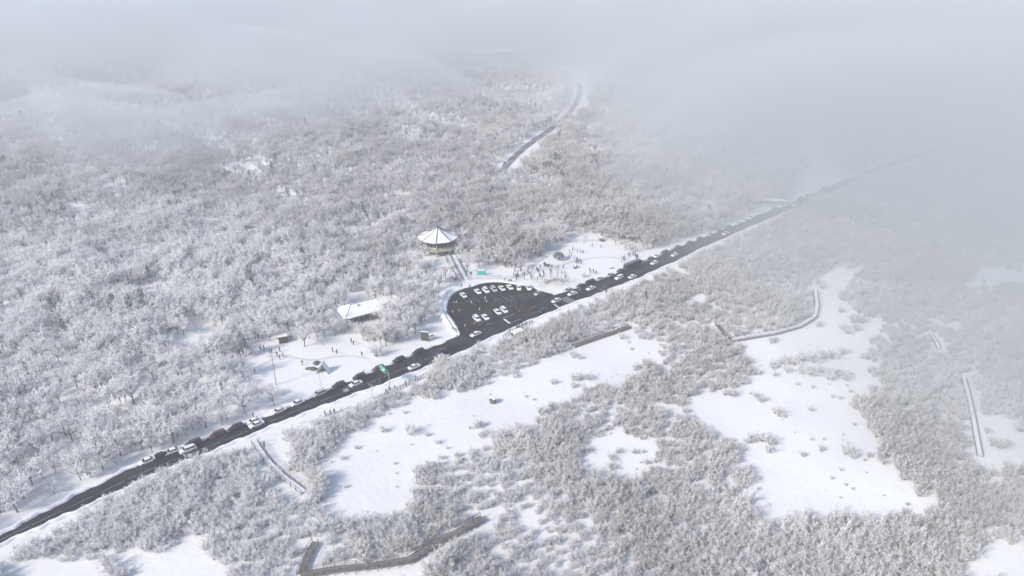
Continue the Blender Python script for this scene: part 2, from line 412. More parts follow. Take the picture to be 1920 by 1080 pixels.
# ------------------------------------------------------------------ trees: prototypes
def rv(r): return Vector((r.gauss(0, 1), r.gauss(0, 1), r.gauss(0, 1))).normalized()
def limb(mb, p, d, L, r, rnd, seg=3, up=.15, wob=.25, k=5):
    pts = [p.copy()]
    for i in range(seg):
        d = (d + rv(rnd) * wob + Vector((0, 0, up))).normalized(); q = p + d * (L / seg)
        mb.tube(p, q, r * (1 - i / seg * .55), r * (1 - (i + 1) / seg * .55), k, cap=False); p = q; pts.append(p.copy())
    return pts, d
def spike(mb, p, q, r):
    mb.tube(p, q, r, 0, 3, cap=False)
def make_tree(kind, seed):
    rnd = random.Random(seed); T, C = MB(), MB()
    def spray(p, d, L, n, r):
        for _ in range(n):
            e = (d * .8 + rv(rnd) * .8 + Vector((0, 0, .15))).normalized(); l = L * rnd.uniform(.6, 1.2); q = p + e * l
            spike(C, p, q, r)
            for _ in range(4):
                t = rnd.uniform(.25, .95); s = p.lerp(q, t); g = (e * .6 + rv(rnd) * .9).normalized()
                spike(C, s, s + g * l * rnd.uniform(.35, .7), r * .85)
    if kind == 'tall':                      # open-grown deciduous tree, 9 m
        pts, d = limb(T, Vector((0, 0, -.3)), Vector((rnd.uniform(-.1, .1), rnd.uniform(-.1, .1), 1)), 3.4, .2, rnd, 3, .2, .12, 6)
        top = pts[-1]
        for i in range(7):
            a = 2 * math.pi * (i + rnd.random() * .6) / 7; tilt = rnd.uniform(.5, 1.15)
            dd = Vector((math.cos(a) * math.sin(tilt), math.sin(a) * math.sin(tilt), math.cos(tilt)))
            st = pts[-1] if i % 2 else pts[-2]
            lp, ld = limb(T, st, dd, rnd.uniform(2.7, 3.7), .11, rnd, 3, .16, .22, 4)
            for j, b in enumerate(lp[1:] + [lp[-1].lerp(lp[-2], .5)]):
                bp, bd = limb(C, b, (ld + rv(rnd) * .8).normalized(), rnd.uniform(1.2, 1.9), .05, rnd, 2, .1, .25, 3)
                for s in bp[1:]: spray(s, (bd * .6 + rv(rnd) * .6).normalized(), 1.05, 3, .06)
                spray(bp[1], rv(rnd), .9, 2, .06)
    elif kind == 'bush':                    # many-stemmed low tree, 5 m
        for i in range(9):
            a = 2 * math.pi * (i + rnd.random() * .7) / 9; tilt = rnd.uniform(.15, .85)
            dd = Vector((math.cos(a) * math.sin(tilt), math.sin(a) * math.sin(tilt), math.cos(tilt)))
            lp, ld = limb(T, Vector((math.cos(a) * .2, math.sin(a) * .2, -.2)), dd, rnd.uniform(2.6, 3.7), .07, rnd, 3, .14, .2, 4)
            for b in lp[1:] + [lp[1].lerp(lp[2], .5)]:
                bp, bd = limb(C, b, (ld + rv(rnd) * .7).normalized(), rnd.uniform(.8, 1.4), .04, rnd, 2, .12, .25, 3)
                for s in bp[1:]: spray(s, bd, .85, 4, .042)
    elif kind == 'pine':
        T.tube((0, 0, -.3), (0, 0, 7.4), .17, .03, 6)
        for w in range(11):
            z = 1.6 + w * .54; rad = 2.3 * (1 - w / 12.5)
            for i in range(8):
                a = 2 * math.pi * (i + rnd.random() * .8) / 8; L = rad * rnd.uniform(.75, 1.15)
                d = Vector((math.cos(a), math.sin(a), -.12)).normalized(); p = Vector((0, 0, z)); q = p + d * L
                spike(C, p, q, .06)
                for _ in range(9):
                    t = rnd.uniform(.25, 1); s = p.lerp(q, t); g = (d * .5 + rv(rnd) * .8).normalized()
                    spike(C, s, s + g * rnd.uniform(.25, .55), .09)
    tw = {'tall': 'twig', 'bush': 'brush', 'pine': 'needle'}[kind]
    return T.mesh('trunk', M['bark'], True), C.mesh('crown', M[tw])
PROTO = {}
for i in range(4): PROTO['tall', i] = make_tree('tall', 10 + i)
for i in range(3): PROTO['bush', i] = make_tree('bush', 30 + i)
PROTO['pine', 0] = make_tree('pine', 50)
for k, v in PROTO.items(): print('proto', k, len(v[0].polygons), len(v[1].polygons))

# ------------------------------------------------------------------ where trees stand
CLEAR = [  # snow without trees, read in the photograph (checked for the foot and the crown of every tree)
 [(428, 700), (440, 676), (470, 652), (505, 630), (545, 618), (600, 632), (640, 632), (690, 645), (712, 655), (770, 640), (815, 606), (836, 590), (858, 622), (800, 652), (700, 695), (640, 718), (600, 735), (560, 742), (530, 735), (500, 715), (455, 712)],
 [(812, 572), (815, 552), (835, 535), (858, 526), (850, 508), (840, 486), (852, 484), (872, 500), (905, 498), (960, 508), (980, 488), (1010, 478), (1040, 462), (1068, 440), (1110, 436), (1135, 452), (1175, 452), (1205, 474), (1240, 466), (1260, 455), (1262, 470), (1210, 494), (1150, 519), (1110, 531), (1050, 553), (1045, 580), (960, 612), (862, 640), (835, 600), (822, 590)],
 [(600, 880), (618, 850), (650, 825), (690, 795), (730, 770), (765, 752), (812, 752), (850, 735), (880, 722), (930, 704), (985, 694), (1020, 678), (1080, 660), (1175, 628), (1225, 636), (1246, 640), (1220, 665), (1190, 690), (1150, 708), (1118, 722), (1060, 735), (1040, 762), (990, 785), (935, 795), (905, 805), (890, 822), (862, 840), (840, 846), (800, 868), (775, 882), (760, 960), (600, 960)],
 [(1378, 645), (1450, 634), (1500, 620), (1534, 598), (1534, 520), (1560, 506), (1612, 503), (1590, 530), (1582, 556), (1600, 580), (1640, 600), (1650, 640), (1618, 652), (1622, 690), (1640, 720), (1606, 745), (1604, 780), (1630, 812), (1655, 860), (1700, 905), (1760, 960), (1420, 960), (1395, 860), (1375, 835), (1340, 800), (1300, 790), (1272, 768), (1295, 745), (1340, 735), (1370, 740), (1400, 715), (1425, 695), (1425, 680), (1400, 660)],
 [(1098, 850), (1130, 818), (1175, 815), (1215, 830), (1210, 855), (1190, 882), (1130, 885), (1105, 872)],
 [(1800, 552), (1800, 522), (1830, 503), (1925, 498), (1925, 520), (1850, 528), (1832, 555)],
 [(1825, 800), (1850, 778), (1905, 800), (1915, 835), (1890, 870), (1840, 880)],
 [(-20, 1085), (20, 1050), (80, 1052), (150, 1048), (175, 1085)],
 [(252, 1052), (290, 1030), (330, 1018), (372, 998), (400, 1004), (396, 1040), (418, 1085), (300, 1085)],
 [(540, 1095), (556, 1062), (562, 1072), (700, 1058), (765, 1056), (810, 1062), (790, 1095)],
 [(1800, 1085), (1820, 1050), (1880, 1030), (1930, 1005), (1930, 1085)],
 [(1492, 262), (1530, 258), (1546, 275), (1550, 308), (1590, 325), (1625, 326), (1560, 346), (1500, 371), (1482, 352), (1500, 330), (1512, 310), (1495, 290)],
 [(114, 372), (128, 368), (150, 382), (172, 404), (160, 412), (140, 398), (118, 388)],
 [(190, 336), (235, 330), (240, 345), (205, 352)], [(440, 318), (470, 320), (478, 335), (445, 333)],
 [(48, 530), (150, 520), (152, 530), (60, 540)], [(250, 530), (370, 528), (360, 538), (260, 540)],
 [(300, 632), (345, 618), (400, 598), (395, 612), (350, 640), (318, 650)], [(395, 590), (430, 578), (432, 588), (405, 598)],
 [(1062, 126), (1128, 126), (1128, 136), (1075, 136)], [(890, 92), (985, 92), (985, 112), (890, 112)], [(60, 168), (108, 168), (105, 182), (64, 182)],
 [(466, 845), (500, 822), (530, 818), (545, 845), (520, 872), (500, 870)],
 [(1420, 378), (1490, 382), (1452, 392), (1420, 388)],
 [(1250, 606), (1340, 600), (1335, 606), (1260, 612)], [(1265, 560), (1330, 552), (1325, 562), (1275, 568)],
 [(1590, 612), (1640, 618), (1640, 640), (1600, 636)],
]
# strips of shoulder and road that no crown covers
def strip_poly(x0, x1, top, bot):
    up = [(x, float(np.interp(x, [e[0] for e in N_EDGE], [e[1] for e in N_EDGE])) - top) for x in range(x0, x1 + 1, 20)]
    dn = [(x, float(np.interp(x, [e[0] for e in S_EDGE], [e[1] for e in S_EDGE])) + bot) for x in range(x1, x0 - 1, -20)]
    return up + dn
CLEAR += [strip_poly(440, 560, 8, 10), strip_poly(560, 800, 8, 18), strip_poly(900, 1060, 6, 8), strip_poly(1060, 1240, 6, 5), strip_poly(1240, 1460, 6, 2)]
FOOT_ONLY = [strip_poly(-250, 440, 10, 6), strip_poly(790, 920, 4, 4), strip_poly(1440, 1790, 2, 2),
             [(625, 612), (612, 580), (640, 562), (705, 552), (730, 575), (735, 592), (660, 618)],        # building
             [(780, 470), (800, 452), (850, 452), (866, 470), (850, 486), (800, 486)]]                      # pavilion
FRONT = [([(776, 440), (866, 440), (870, 474), (852, 489), (800, 488), (774, 466)], 474), ([(624, 574), (642, 568), (700, 556), (728, 578), (724, 592), (650, 606)], 588)]
def visible_ok(x, y, z, h):
    x0, y0 = proj(x, y, z); x1, y1 = proj(x, y, z + h * .80); xm, ym = (x0 + x1) / 2, (y0 + y1) / 2
    jx = 13 * np.sin(x / 4.1 + 2 * np.sin(y / 6.3)) + 9 * np.sin(y / 2.3 + x / 3.7) + rng.normal(0, 5, x.shape)
    jy = 7 * np.sin(y / 3.9 + 2 * np.sin(x / 5.1)) + 4 * np.sin(x / 2.1 - y / 3.3) + rng.normal(0, 3, x.shape)
    road_near = np.clip((dist_to(x, y, CPc) - 14) / 12, 0, 1); jx *= road_near; jy *= road_near
    x0, x1, y0, y1 = x0 + jx, x1 + jx, y0 + jy, y1 + jy; xm, ym = (x0 + x1) / 2, (y0 + y1) / 2
    bad = np.zeros(x.shape, bool)
    for P in CLEAR: bad |= in_poly(x0, y0, P) | in_poly(x1, y1, P) | in_poly(xm, ym, P)
    yf = proj(x, y, z)[1]
    for P, thr in FRONT: bad |= (yf > thr) & (in_poly(x1, y1, P) | in_poly(xm, ym, P))
    for P in FOOT_ONLY: bad |= in_poly(x0, y0, P)
    stray = bad & (y < 330) & (rng.random(x.shape) < .035) & (dist_to(x, y, CPc) > 16) & (yf > 640)
    return ~bad, stray
d0 = None
def scatter(spacing, y0, y1):
    out = []
    y = y0
    pts = []
    while y < y1:
        s = spacing(y); half = .74 * y + 45
        xs = np.arange(-half, half, s)
        pts.append(np.c_[xs + rng.uniform(-.42, .42, xs.size) * s, y + rng.uniform(-.42, .42, xs.size) * s])
        y += s
    return np.vstack(pts)
WALKS = [((566, 1084), (620, 1074), (700, 1066), (766, 1056), (800, 1034), (830, 1015), (865, 1000), (905, 976)), ((564, 1083), (571, 1060), (580, 1040), (592, 1022)),
 ((478, 832), (490, 850), (503, 868), (530, 895), (570, 925)), ((1837, 856), (1829, 815), (1820, 765), (1806, 710)), ((1760, 655), (1753, 640), (1744, 628)),
 ((1372, 641), (1410, 634), (1455, 627), (1500, 614), (1527, 597), (1531, 575), (1528, 548)), ((1344, 612), (1356, 628), (1368, 639)), ((1075, 651), (1095, 644), (1130, 632), (1160, 622), (1180, 615))]
P = scatter(lambda y: 3.3 if y < 330 else 3.3 + (y - 330) * .0055, 88, 1500)
P2 = scatter(lambda y: 3.0 + max(0, y - 300) * .006, 86, 620)
q0, q1 = proj(P2[:, 0], P2[:, 1], 0 * P2[:, 0])
P2 = P2[q1 > np.interp(q0, [e[0] for e in S_EDGE], [e[1] for e in S_EDGE])]
P = np.vstack([P, P2])
X, Y = P[:, 0], P[:, 1]
Z = ground_z(X, Y)
px, py = proj(X, Y, Z)
roadx = np.interp(px, [e[0] for e in S_EDGE], [e[1] for e in S_EDGE])
south = py > roadx - 8
nz = np.sin(X / 23 + 2 * np.sin(Y / 31)) * np.sin(Y / 19 + 1.5 * np.sin(X / 37)) + .5 * np.sin(X / 9 + Y / 13)
nz2 = np.sin(X / 13 + 2 * np.sin(Y / 17)) * np.sin(Y / 10 + 1.5 * np.sin(X / 21)) + .5 * np.sin(X / 4.3 + Y / 5.7)
H = np.where(south, rng.choice([1, 1, .7, 1.2], X.size) * rng.uniform(2.5, 4.3, X.size) * (1 + .16 * nz), 5.0 + 6.5 * rng.random(X.size) ** 1.4) * (1 + .10 * nz)
keep = rng.random(X.size) < np.where(south, np.where(nz2 > 1.12, .18, .96), np.clip(.74 + .20 * nz, .45, .97))
bw_ok = np.ones(X.size, bool)
for W in WALKS:
    Wp = resample([tuple(atg(*q)[:2]) for q in W], 1.5)
    near = (np.abs(X - Wp[:, 0].mean()) < 90) & (np.abs(Y - Wp[:, 1].mean()) < 90); ix = np.where(near)[0]
    dw = np.minimum(dist_to(X[ix], Y[ix], Wp), dist_to(X[ix], Y[ix] + 2.0, Wp)); bw_ok[ix[dw < 2.3]] = False
keep &= (dist_to(X, Y, FR) > np.where((Y > 600) & (Y < 655), 4.5, 7.5)) & ((dist_to(X - 5, Y + 3, FR) > 7.5) | ((Y > 600) & (Y < 655)))
keep &= (dist_to(X, Y, CPc) > 7) & (px > -120) & (px < 2060) & (py < 1190)
ok, stray = visible_ok(X, Y, Z, H)
stray &= south & bw_ok
H = np.where(stray, rng.uniform(.5, 1.5, X.size), H)
keep &= ok | stray
keep &= bw_ok
X, Y, Z, H, south, px, py = [a[keep] for a in (X, Y, Z, H, south, px, py)]
kindN = np.where(south, 4 + rng.integers(0, 3, X.size), rng.integers(0, 4, X.size))
pine = (~south) & (rng.random(X.size) < np.where((np.sin(X / 29 + 1) * np.sin(Y / 33) > .72), .16, .008)); kindN[pine] = 7
print('trees', X.size)
BASEH = np.array([9, 9, 9, 9, 5, 5, 5, 7.6]); SC = H / BASEH[kindN]
# hand-placed trees that stand apart in the photograph (foot x, foot y, height, kind, label)
SOLO = [(571, 650, 10.5, 0, 'broad frosted tree standing alone on the snow field right of the dark shed'),
        (507, 640, 8.0, 1, 'dark forked tree at the forest edge left of the dark shed'),
        (522, 636, 7.0, 2, 'small bare tree between the forked tree and the dark shed'),
        (458, 638, 6.5, 3, 'slim bare tree at the upper left edge of the snow field'),
        (345, 628, 9.0, 2, 'bare tree with a dark straight trunk beside a snow gap in the left forest'),
        (333, 626, 8.0, 0, 'thinner dark trunked tree next to the straight one beside the snow gap'),
        (342, 680, 9.0, 1, 'lone slender tree left of the snow field with its dark trunk showing'),
        (705, 668, 6.5, 4, 'grey brushy tree on the snow field below the building'),
        (725, 640, 5.5, 5, 'rounded frosted tree between the building and the dark board'),
        (745, 636, 5.5, 6, 'frosted tree just left of the dark slanted board'),
        (690, 640, 4.5, 5, 'small white frosted tree in front of the building'),
               (1172, 470, 7.0, 1, 'pale frosted tree at the upper right end of the open snow field'),
        (1185, 474, 6.5, 0, 'frosted tree near the road at the right end of the snow field'),
        (1022, 532, 3.2, 4, 'low tangled thicket tree just above the parked cars of the lot'),
        (1038, 528, 3.2, 5, 'low tangled thicket tree right of its twin above the lot'),
        (1053, 530, 3.0, 6, 'low thicket tree nearest the road above the lot'),
        (1095, 520, 3.0, 4, 'small frosted shrub tree on the snow between crowd and road'),
        (1130, 440, 6.0, 2, 'bare tree at the top edge of the open snow field'),
        (768, 815, 4.5, 4, 'lone spidery frosted tree on the open snow below the fence'),
        (820, 832, 2.2, 5, 'tiny frosted bush right of the spidery tree on the open snow'),
        (718, 810, 3.0, 6, 'sparse pale bush left of the spidery tree on the open snow'),
        (800, 818, 2.0, 4, 'very small bush near the spidery tree on the snow')]
SHRUBS = [(897, 723, 2.8), (912, 720, 2.2), (1036, 720, 2.6), (1075, 713, 2.8), (1090, 712, 3.2), (1105, 712, 3.0), (1165, 636, 3.0), (1460, 780, 3.2), (1452, 775, 2.4), (1415, 745, 2.4), (1425, 752, 3.0),
          (1403, 830, 3.0), (1412, 826, 3.2), (1432, 828, 3.6), (1445, 834, 3.4), (1440, 848, 3.0), (1520, 770, 2.0), (1585, 852, 4.0), (1598, 858, 3.0), (1540, 845, 2.2), (1505, 856, 2.0), (1560, 745, 1.6), (1575, 748, 1.6),
          (1450, 690, 3.8), (1470, 682, 4.2), (1490, 684, 4.4), (1505, 676, 4.6), (1525, 680, 4.6), (1475, 698, 3.6), (1500, 700, 4.2), (1520, 702, 4.2), (1545, 672, 4.2), (1560, 672, 4.0), (1580, 664, 3.8), (1555, 712, 3.6), (1570, 706, 3.8), (1585, 712, 3.4), (1540, 700, 3.8),
          (1540, 540, 3.0), (1575, 585, 3.0), (1590, 625, 3.2), (1605, 620, 3.6), (1580, 618, 3.4), (1616, 606, 3.4), (1495, 722, 1.5), (1523, 728, 1.4), (1594, 702, 1.6), (1595, 735, 1.6),
          (1145, 862, 2.4), (1160, 850, 2.0), (1147, 880, 2.8), (1190, 850, 2.0), (1452, 705, 2.0), (985, 745, 1.2), (642, 862, 1.8), (668, 842, 1.6), (682, 700, 1.6), (650, 735, 1.5),
          (1860, 836, 3.2), (1850, 812, 2.4), (1875, 840, 3.2), (1888, 835, 2.6)]

def zone(px, py):
    if py > 985:
        if px < 260: return 'along the bottom edge near the lower left corner'
        if px < 560: return 'beside the small snow clearing at the bottom left of centre'
        if px < 900: return 'around the raised wooden boardwalk at the bottom'
        if px < 1350: return 'in the thick heath at the bottom right of the boardwalk'
        if px < 1700: return 'in the pale heath along the bottom towards the right'
        return 'by the snow clearing in the lower right corner'
    rs = float(np.interp(px, [e[0] for e in S_EDGE], [e[1] for e in S_EDGE]))
    if py < rs:
        if px < 120: return 'in the heavily rimed wood at the far left edge'
        if px < 300: return 'in the white rimed wood above the lower left end of the road'
        if px < 440: return 'in the rimed wood left of the open snow field'
        if px < 600: return 'between the road and the snow field with the poles'
        if px < 780: return 'around the flat roofed building'
        if px < 900: return 'between the building and the parking lot'
        return 'near the crowd above the road'
    if px < 460: return 'just below the lower left stretch of road and hiding part of it'
    if px < 620: return 'beside the small boardwalk under the road at lower left'
    if px < 790: return 'along the snowy verge below the line of posts'
    if px < 960: return 'in the dense belt below the road opposite the parking lot'
    if px < 1180 and py < 720: return 'in the belt between the road and the long white clearing'
    if px < 1130: return 'in the grey heath below the long white clearing'
    if px < 1400: return 'in the heath between the two white clearings'
    if px < 1620: return 'on the wide white clearing at the right'
    return 'in the misty heath at the right around the long straight boardwalk'
score = H / (Y * cp + CAM_H * sp)
vis = ((py < 890) | (py > 1000)) & (px > 0) & (px < 1914) & (py - score * FPX < 1080)
nsingle = 300 - len(SOLO)
order = np.argsort(-np.where(vis, score, 0))
singles = order[:nsingle]
kname = {0: 'tall', 1: 'tall', 2: 'tall', 3: 'tall', 4: 'bush', 5: 'bush', 6: 'bush', 7: 'pine'}
LM = [(60, 700, 'the left frame edge'), (250, 790, 'the lowest white parked cars'), (275, 864, 'the lowest white parked car'), (322, 847, 'the small white parked car'), (362, 830, 'the slate blue parked car'), (410, 814, 'the maroon parked car'), (442, 800, 'the black parked car'),
 (475, 790, 'the two adjoining white cars'), (521, 770, 'the white cars parked singly'), (556, 756, 'the white car below the utility pole'), (597, 738, 'the silver parked car'), (518, 720, 'the tall utility pole'), (602, 727, 'the thin plate post'),
 (607, 690, 'the A frame shelter'), (532, 635, 'the dark shed'), (571, 650, 'the lone broad tree'), (675, 585, 'the hip roofed building'), (797, 628, 'the slanted dark board'), (838, 590, 'the curved kerb of the lot'), (450, 700, 'the small group on the snow field'), (330, 630, 'the dark trunked pair of trees'),
 (712, 748, 'the dense end of the post fence'), (790, 710, 'the far end of the post fence'), (620, 778, 'the three people on the verge'), (500, 850, 'the narrow two railed boardwalk'), (970, 625, 'the brown sided shelter'), (892, 630, 'the white car at the lot mouth'), (828, 665, 'the dark blue car'),
 (923, 750, 'the dark boulder'), (1130, 632, 'the dark boardwalk edge'), (1450, 627, 'the grey boardwalk edge'), (1147, 850, 'the small middle snow patch'), (1075, 712, 'the shrub row on the long clearing'), (1430, 828, 'the wide clearing shrub cluster'), (1500, 695, 'the wide clearing clump'),
 (1827, 780, 'the long straight boardwalk'), (1750, 640, 'the short far boardwalk'), (575, 1050, 'the short boardwalk branch'), (680, 1066, 'the raised bottom boardwalk'), (790, 1040, 'the bend of the bottom boardwalk'), (860, 1000, 'the bottom boardwalk end'),
 (80, 1060, 'the bottom left snow patch'), (330, 1050, 'the middle bottom patch'), (1880, 1050, 'the lower right snow corner'), (980, 1050, 'the bottom centre edge'), (1200, 1050, 'the bottom edge heath'), (1400, 1050, 'the bottom right heath'), (1620, 1050, 'the pale bottom edge'),
 (700, 870, 'the lower end of the long clearing'), (880, 830, 'the lower edge of the long clearing'), (1050, 760, 'the right edge of the long clearing'), (1240, 640, 'the tip of the long clearing'), (1290, 770, 'the left corner of the wide clearing'), (1640, 790, 'the right edge of the wide clearing'), (1060, 590, 'the stop line'), (1230, 510, 'the misty part of the road'),
 (120, 860, 'the lowest road end'), (30, 500, 'the snow strip at far left'), (150, 800, 'the rimed slope at lower left'), (150, 620, 'the left wood centre')]
def by_landmark(px_, py_, h_):
    best = min(LM, key=lambda l: (l[0] - px_) ** 2 + (1.5 * (l[1] - py_)) ** 2); dx, dy = px_ - best[0], py_ - best[1]; dd = math.hypot(dx, dy)
    if dd > 130: w = 'far '
    elif dd < 28: w = 'just '
    else: w = ''
    if abs(dx) < .4 * abs(dy): a = 'above ' if dy < 0 else 'below '
    elif abs(dy) < .4 * abs(dx): a = 'right of ' if dx > 0 else 'left of '
    else: a = ('up ' if dy < 0 else 'down ') + ('and right of ' if dx > 0 else 'and left of ')
    return w + a + best[2]
def proto(k): return PROTO[('tall', k) if k < 4 else ('bush', k - 4) if k < 7 else ('pine', 0)]
def plant(x, y, z, k, s, rz, label, cat='tree', name='frosted_tree', group='frosted trees'):
    t = thing(name, label, cat, (x, y, z), rz, group); t.scale = (s, s, s * random.uniform(.92, 1.1))
    tm, cm = proto(k)
    link('trunk', tm, t); link('crown', cm, t); return t
LBL = {}
for i in singles:
    k = int(kindN[i]); h = H[i]
    ad = ('small ' if h < 6.6 else 'medium ' if h < 8 else 'tall ' if h < 9.3 else 'very tall ') if k < 4 else ('tiny ' if h < 3.2 else 'low ' if h < 3.9 else 'bushy ' if h < 4.6 else 'big bushy ')
    nm = 'frosted_pine' if k == 7 else 'frosted_tree'; what = 'frosted evergreen ' if k == 7 else 'frosted tree ' if k < 4 else 'rimed brush tree '
    LBL.setdefault(ad + what + by_landmark(px[i], py[i], h), []).append((i, nm))
for lb, its in LBL.items():
    its.sort(key=lambda q: px[q[0]])
    for j, (i, nm) in enumerate(its):
        n_ = len(its); pos = '' if n_ == 1 else ['leftmost ', 'rightmost '][j] if n_ == 2 else 'leftmost ' if j == 0 else 'rightmost ' if j == n_ - 1 else ''
        if n_ > 2 and 0 < j < n_ - 1:
            mid = sorted(its[1:-1], key=lambda q: py[q[0]]); pos = 'middle ' if n_ == 3 else 'topmost ' if (i, nm) == mid[0] else 'lowest ' if (i, nm) == mid[-1] else 'inner '
        plant(X[i], Y[i], Z[i], int(kindN[i]), SC[i], random.uniform(0, 6.28), pos + lb, name=nm)
for (a, b, h, k, lb) in SOLO:
    p = atg(a, b); plant(p.x, p.y, p.z, k, h / BASEH[k], random.uniform(0, 6.28), lb)
def shrub_zone(x, y):
    if x < 700: return 'near the verge below the road'
    if x < 930: return 'next to the dark boulder on the long white clearing'
    if x < 1120: return 'in the row crossing the long white clearing'
    if x < 1200 and y < 700: return 'at the far tip of the long clearing'
    if x < 1250: return 'on the small snow patch between the two white clearings'
    if x < 1470 and y > 820: return 'low tight cluster on the wide clearing'
    if x < 1470 and y > 735: return 'scattered row on the wide clearing'
    if x < 1620 and 655 < y < 716: return 'in the large clump across the wide white clearing'
    if x < 1620 and y > 840: return 'low on the wide clearing'
    if x < 1650 and y < 640: return 'upper neck of the wide clearing'
    if x > 1800: return 'beside the long straight boardwalk at right'
    return 'part of the wide clearing'
for (a, b, h) in SHRUBS:
    p = atg(a, b); k = 4 + random.randrange(3)
    zn = shrub_zone(a, b)
    if 'large clump' in zn: zn = 'in the %s %s of the large clump on the wide clearing' % ('upper' if b < 690 else 'lower', 'left end' if a < 1495 else 'middle' if a < 1535 else 'right end' if a < 1572 else 'outer tip')
    elif 'scattered row' in zn or 'part of' in zn or 'cluster' in zn or 'neck' in zn: zn = 'in the ' + ('left' if a < 1430 else 'centre' if a < 1545 else 'right') + ' ' + zn
    sz = 'tiny ' if h < 2 else 'small ' if h < 2.9 else 'full '
    t = plant(p.x, p.y, p.z, k, h / 5, random.uniform(0, 6.28), (sz + 'frosted shrub ' + zn), 'shrub', 'frosted_shrub', 'shrubs standing on the snow clearings')
    t.scale.x *= 1.25; t.scale.y *= 1.25
print('clumps', len(SHRUBS))

# the rest of the wood: one object, instances of the same trees
restm = np.ones(X.size, bool); restm[singles] = False
proto_objs = {}
for t in [o for o in col.objects if o.name.startswith(('frosted_tree', 'frosted_pine'))]: pass
def forest(name, mask):
    idx = np.where(mask)[0]
    me = bpy.data.meshes.new(name); me.vertices.add(len(idx))
    me.vertices.foreach_set('co', np.c_[X[idx], Y[idx], Z[idx]].astype(np.float32).ravel())
    for nm, arr, ty in (('kind_id', kindN[idx].astype(np.int32), 'INT'), ('size', SC[idx].astype(np.float32), 'FLOAT'), ('turn', rng.uniform(0, 6.28, len(idx)).astype(np.float32), 'FLOAT')):
        a = me.attributes.new(nm, ty, 'POINT'); a.data.foreach_set('value', arr)
    o = link(name, me)
    ng = bpy.data.node_groups.new(name + '_nodes', 'GeometryNodeTree')
    ng.interface.new_socket('Geometry', in_out='INPUT', socket_type='NodeSocketGeometry'); ng.interface.new_socket('Geometry', in_out='OUTPUT', socket_type='NodeSocketGeometry')
    N = ng.nodes; L = ng.links
    gi = N.new('NodeGroupInput'); go = N.new('NodeGroupOutput'); jg = N.new('GeometryNodeJoinGeometry')
    def attr(nm, ty):
        a = N.new('GeometryNodeInputNamedAttribute'); a.data_type = ty; a.inputs['Name'].default_value = nm; return a.outputs['Attribute']
    kid, siz, trn = attr('kind_id', 'INT'), attr('size', 'FLOAT'), attr('turn', 'FLOAT')
    cx = N.new('ShaderNodeCombineXYZ'); L.new(trn, cx.inputs[2])
    for k in sorted(set(kindN[idx].tolist())):
        cmp = N.new('FunctionNodeCompare'); cmp.data_type = 'INT'; cmp.operation = 'EQUAL'
        ins = [i for i in cmp.inputs if i.type == 'INT']; L.new(kid, ins[0]); ins[1].default_value = k
        jj = N.new('GeometryNodeJoinGeometry')
        for ob in PO[k]:
            oi = N.new('GeometryNodeObjectInfo'); oi.transform_space = 'ORIGINAL'; oi.inputs['Object'].default_value = ob
            L.new(oi.outputs['Geometry'], jj.inputs[0])
        g2i = N.new('GeometryNodeGeometryToInstance'); L.new(jj.outputs[0], g2i.inputs[0])
        iop = N.new('GeometryNodeInstanceOnPoints')
        L.new(gi.outputs[0], iop.inputs['Points']); L.new(cmp.outputs[0], iop.inputs['Selection']); L.new(g2i.outputs[0], iop.inputs['Instance'])
        L.new(cx.outputs[0], iop.inputs['Rotation']); L.new(siz, iop.inputs['Scale'])
        L.new(iop.outputs[0], jg.inputs[0])
    L.new(jg.outputs[0], go.inputs[0])
    md = o.modifiers.new('scatter', 'NODES'); md.node_group = ng
    return o
PO = {}
for k in range(8):
    tm, cm = proto(k)
    a = next((o for o in col.objects if o.data == tm), None); b = next((o for o in col.objects if o.data == cm), None)
    if a is None:
        j = int(np.where(kindN == k)[0][0]); t = plant(X[j], Y[j], Z[j], k, SC[j], 0, ('narrow frosted evergreen ' if k == 7 else 'frosted tree ') + zone(px[j], py[j])); restm[j] = False
        a, b = t.children
    PO[k] = (a, b)
tag(forest('forest', restm & ~south), 'rime covered bare wood spreading over the hills above the road into the fog', 'forest', kind='stuff')
tag(forest('heath', restm & south), 'frosted brushy heath covering the ground below the road', 'heath', kind='stuff')

# dense domed tree in the crowd
p = at(1047, 488); t = thing('domed_tree', 'round grey dense tree like a dome in the crowd above the parking lot', 'tree', p)
mb = MB(); mb.tube((0, 0, -.2), (0, 0, 3.0), .3, .15, 7); mb.build('trunk', M['bark'], t)
mb = MB(); rd = random.Random(8)
for _ in range(1500):
    d_ = rv(rd); d_.z = abs(d_.z) - .12; q = Vector((d_.x * 2.9, d_.y * 2.9, 2.2 + d_.z * 2.6)) * rd.uniform(.82, 1)
    spike(mb, q * .8 + Vector((0, 0, .4)), q + rv(rd) * .25, .10)
M['dim'] = mat('dim_twigs', (.2, .19, .19), .9, build=speckle((.15, .14, .14), (.40, .39, .39), 1.2, 0, .4, .7))
mb.build('crown', M['dim'], t)

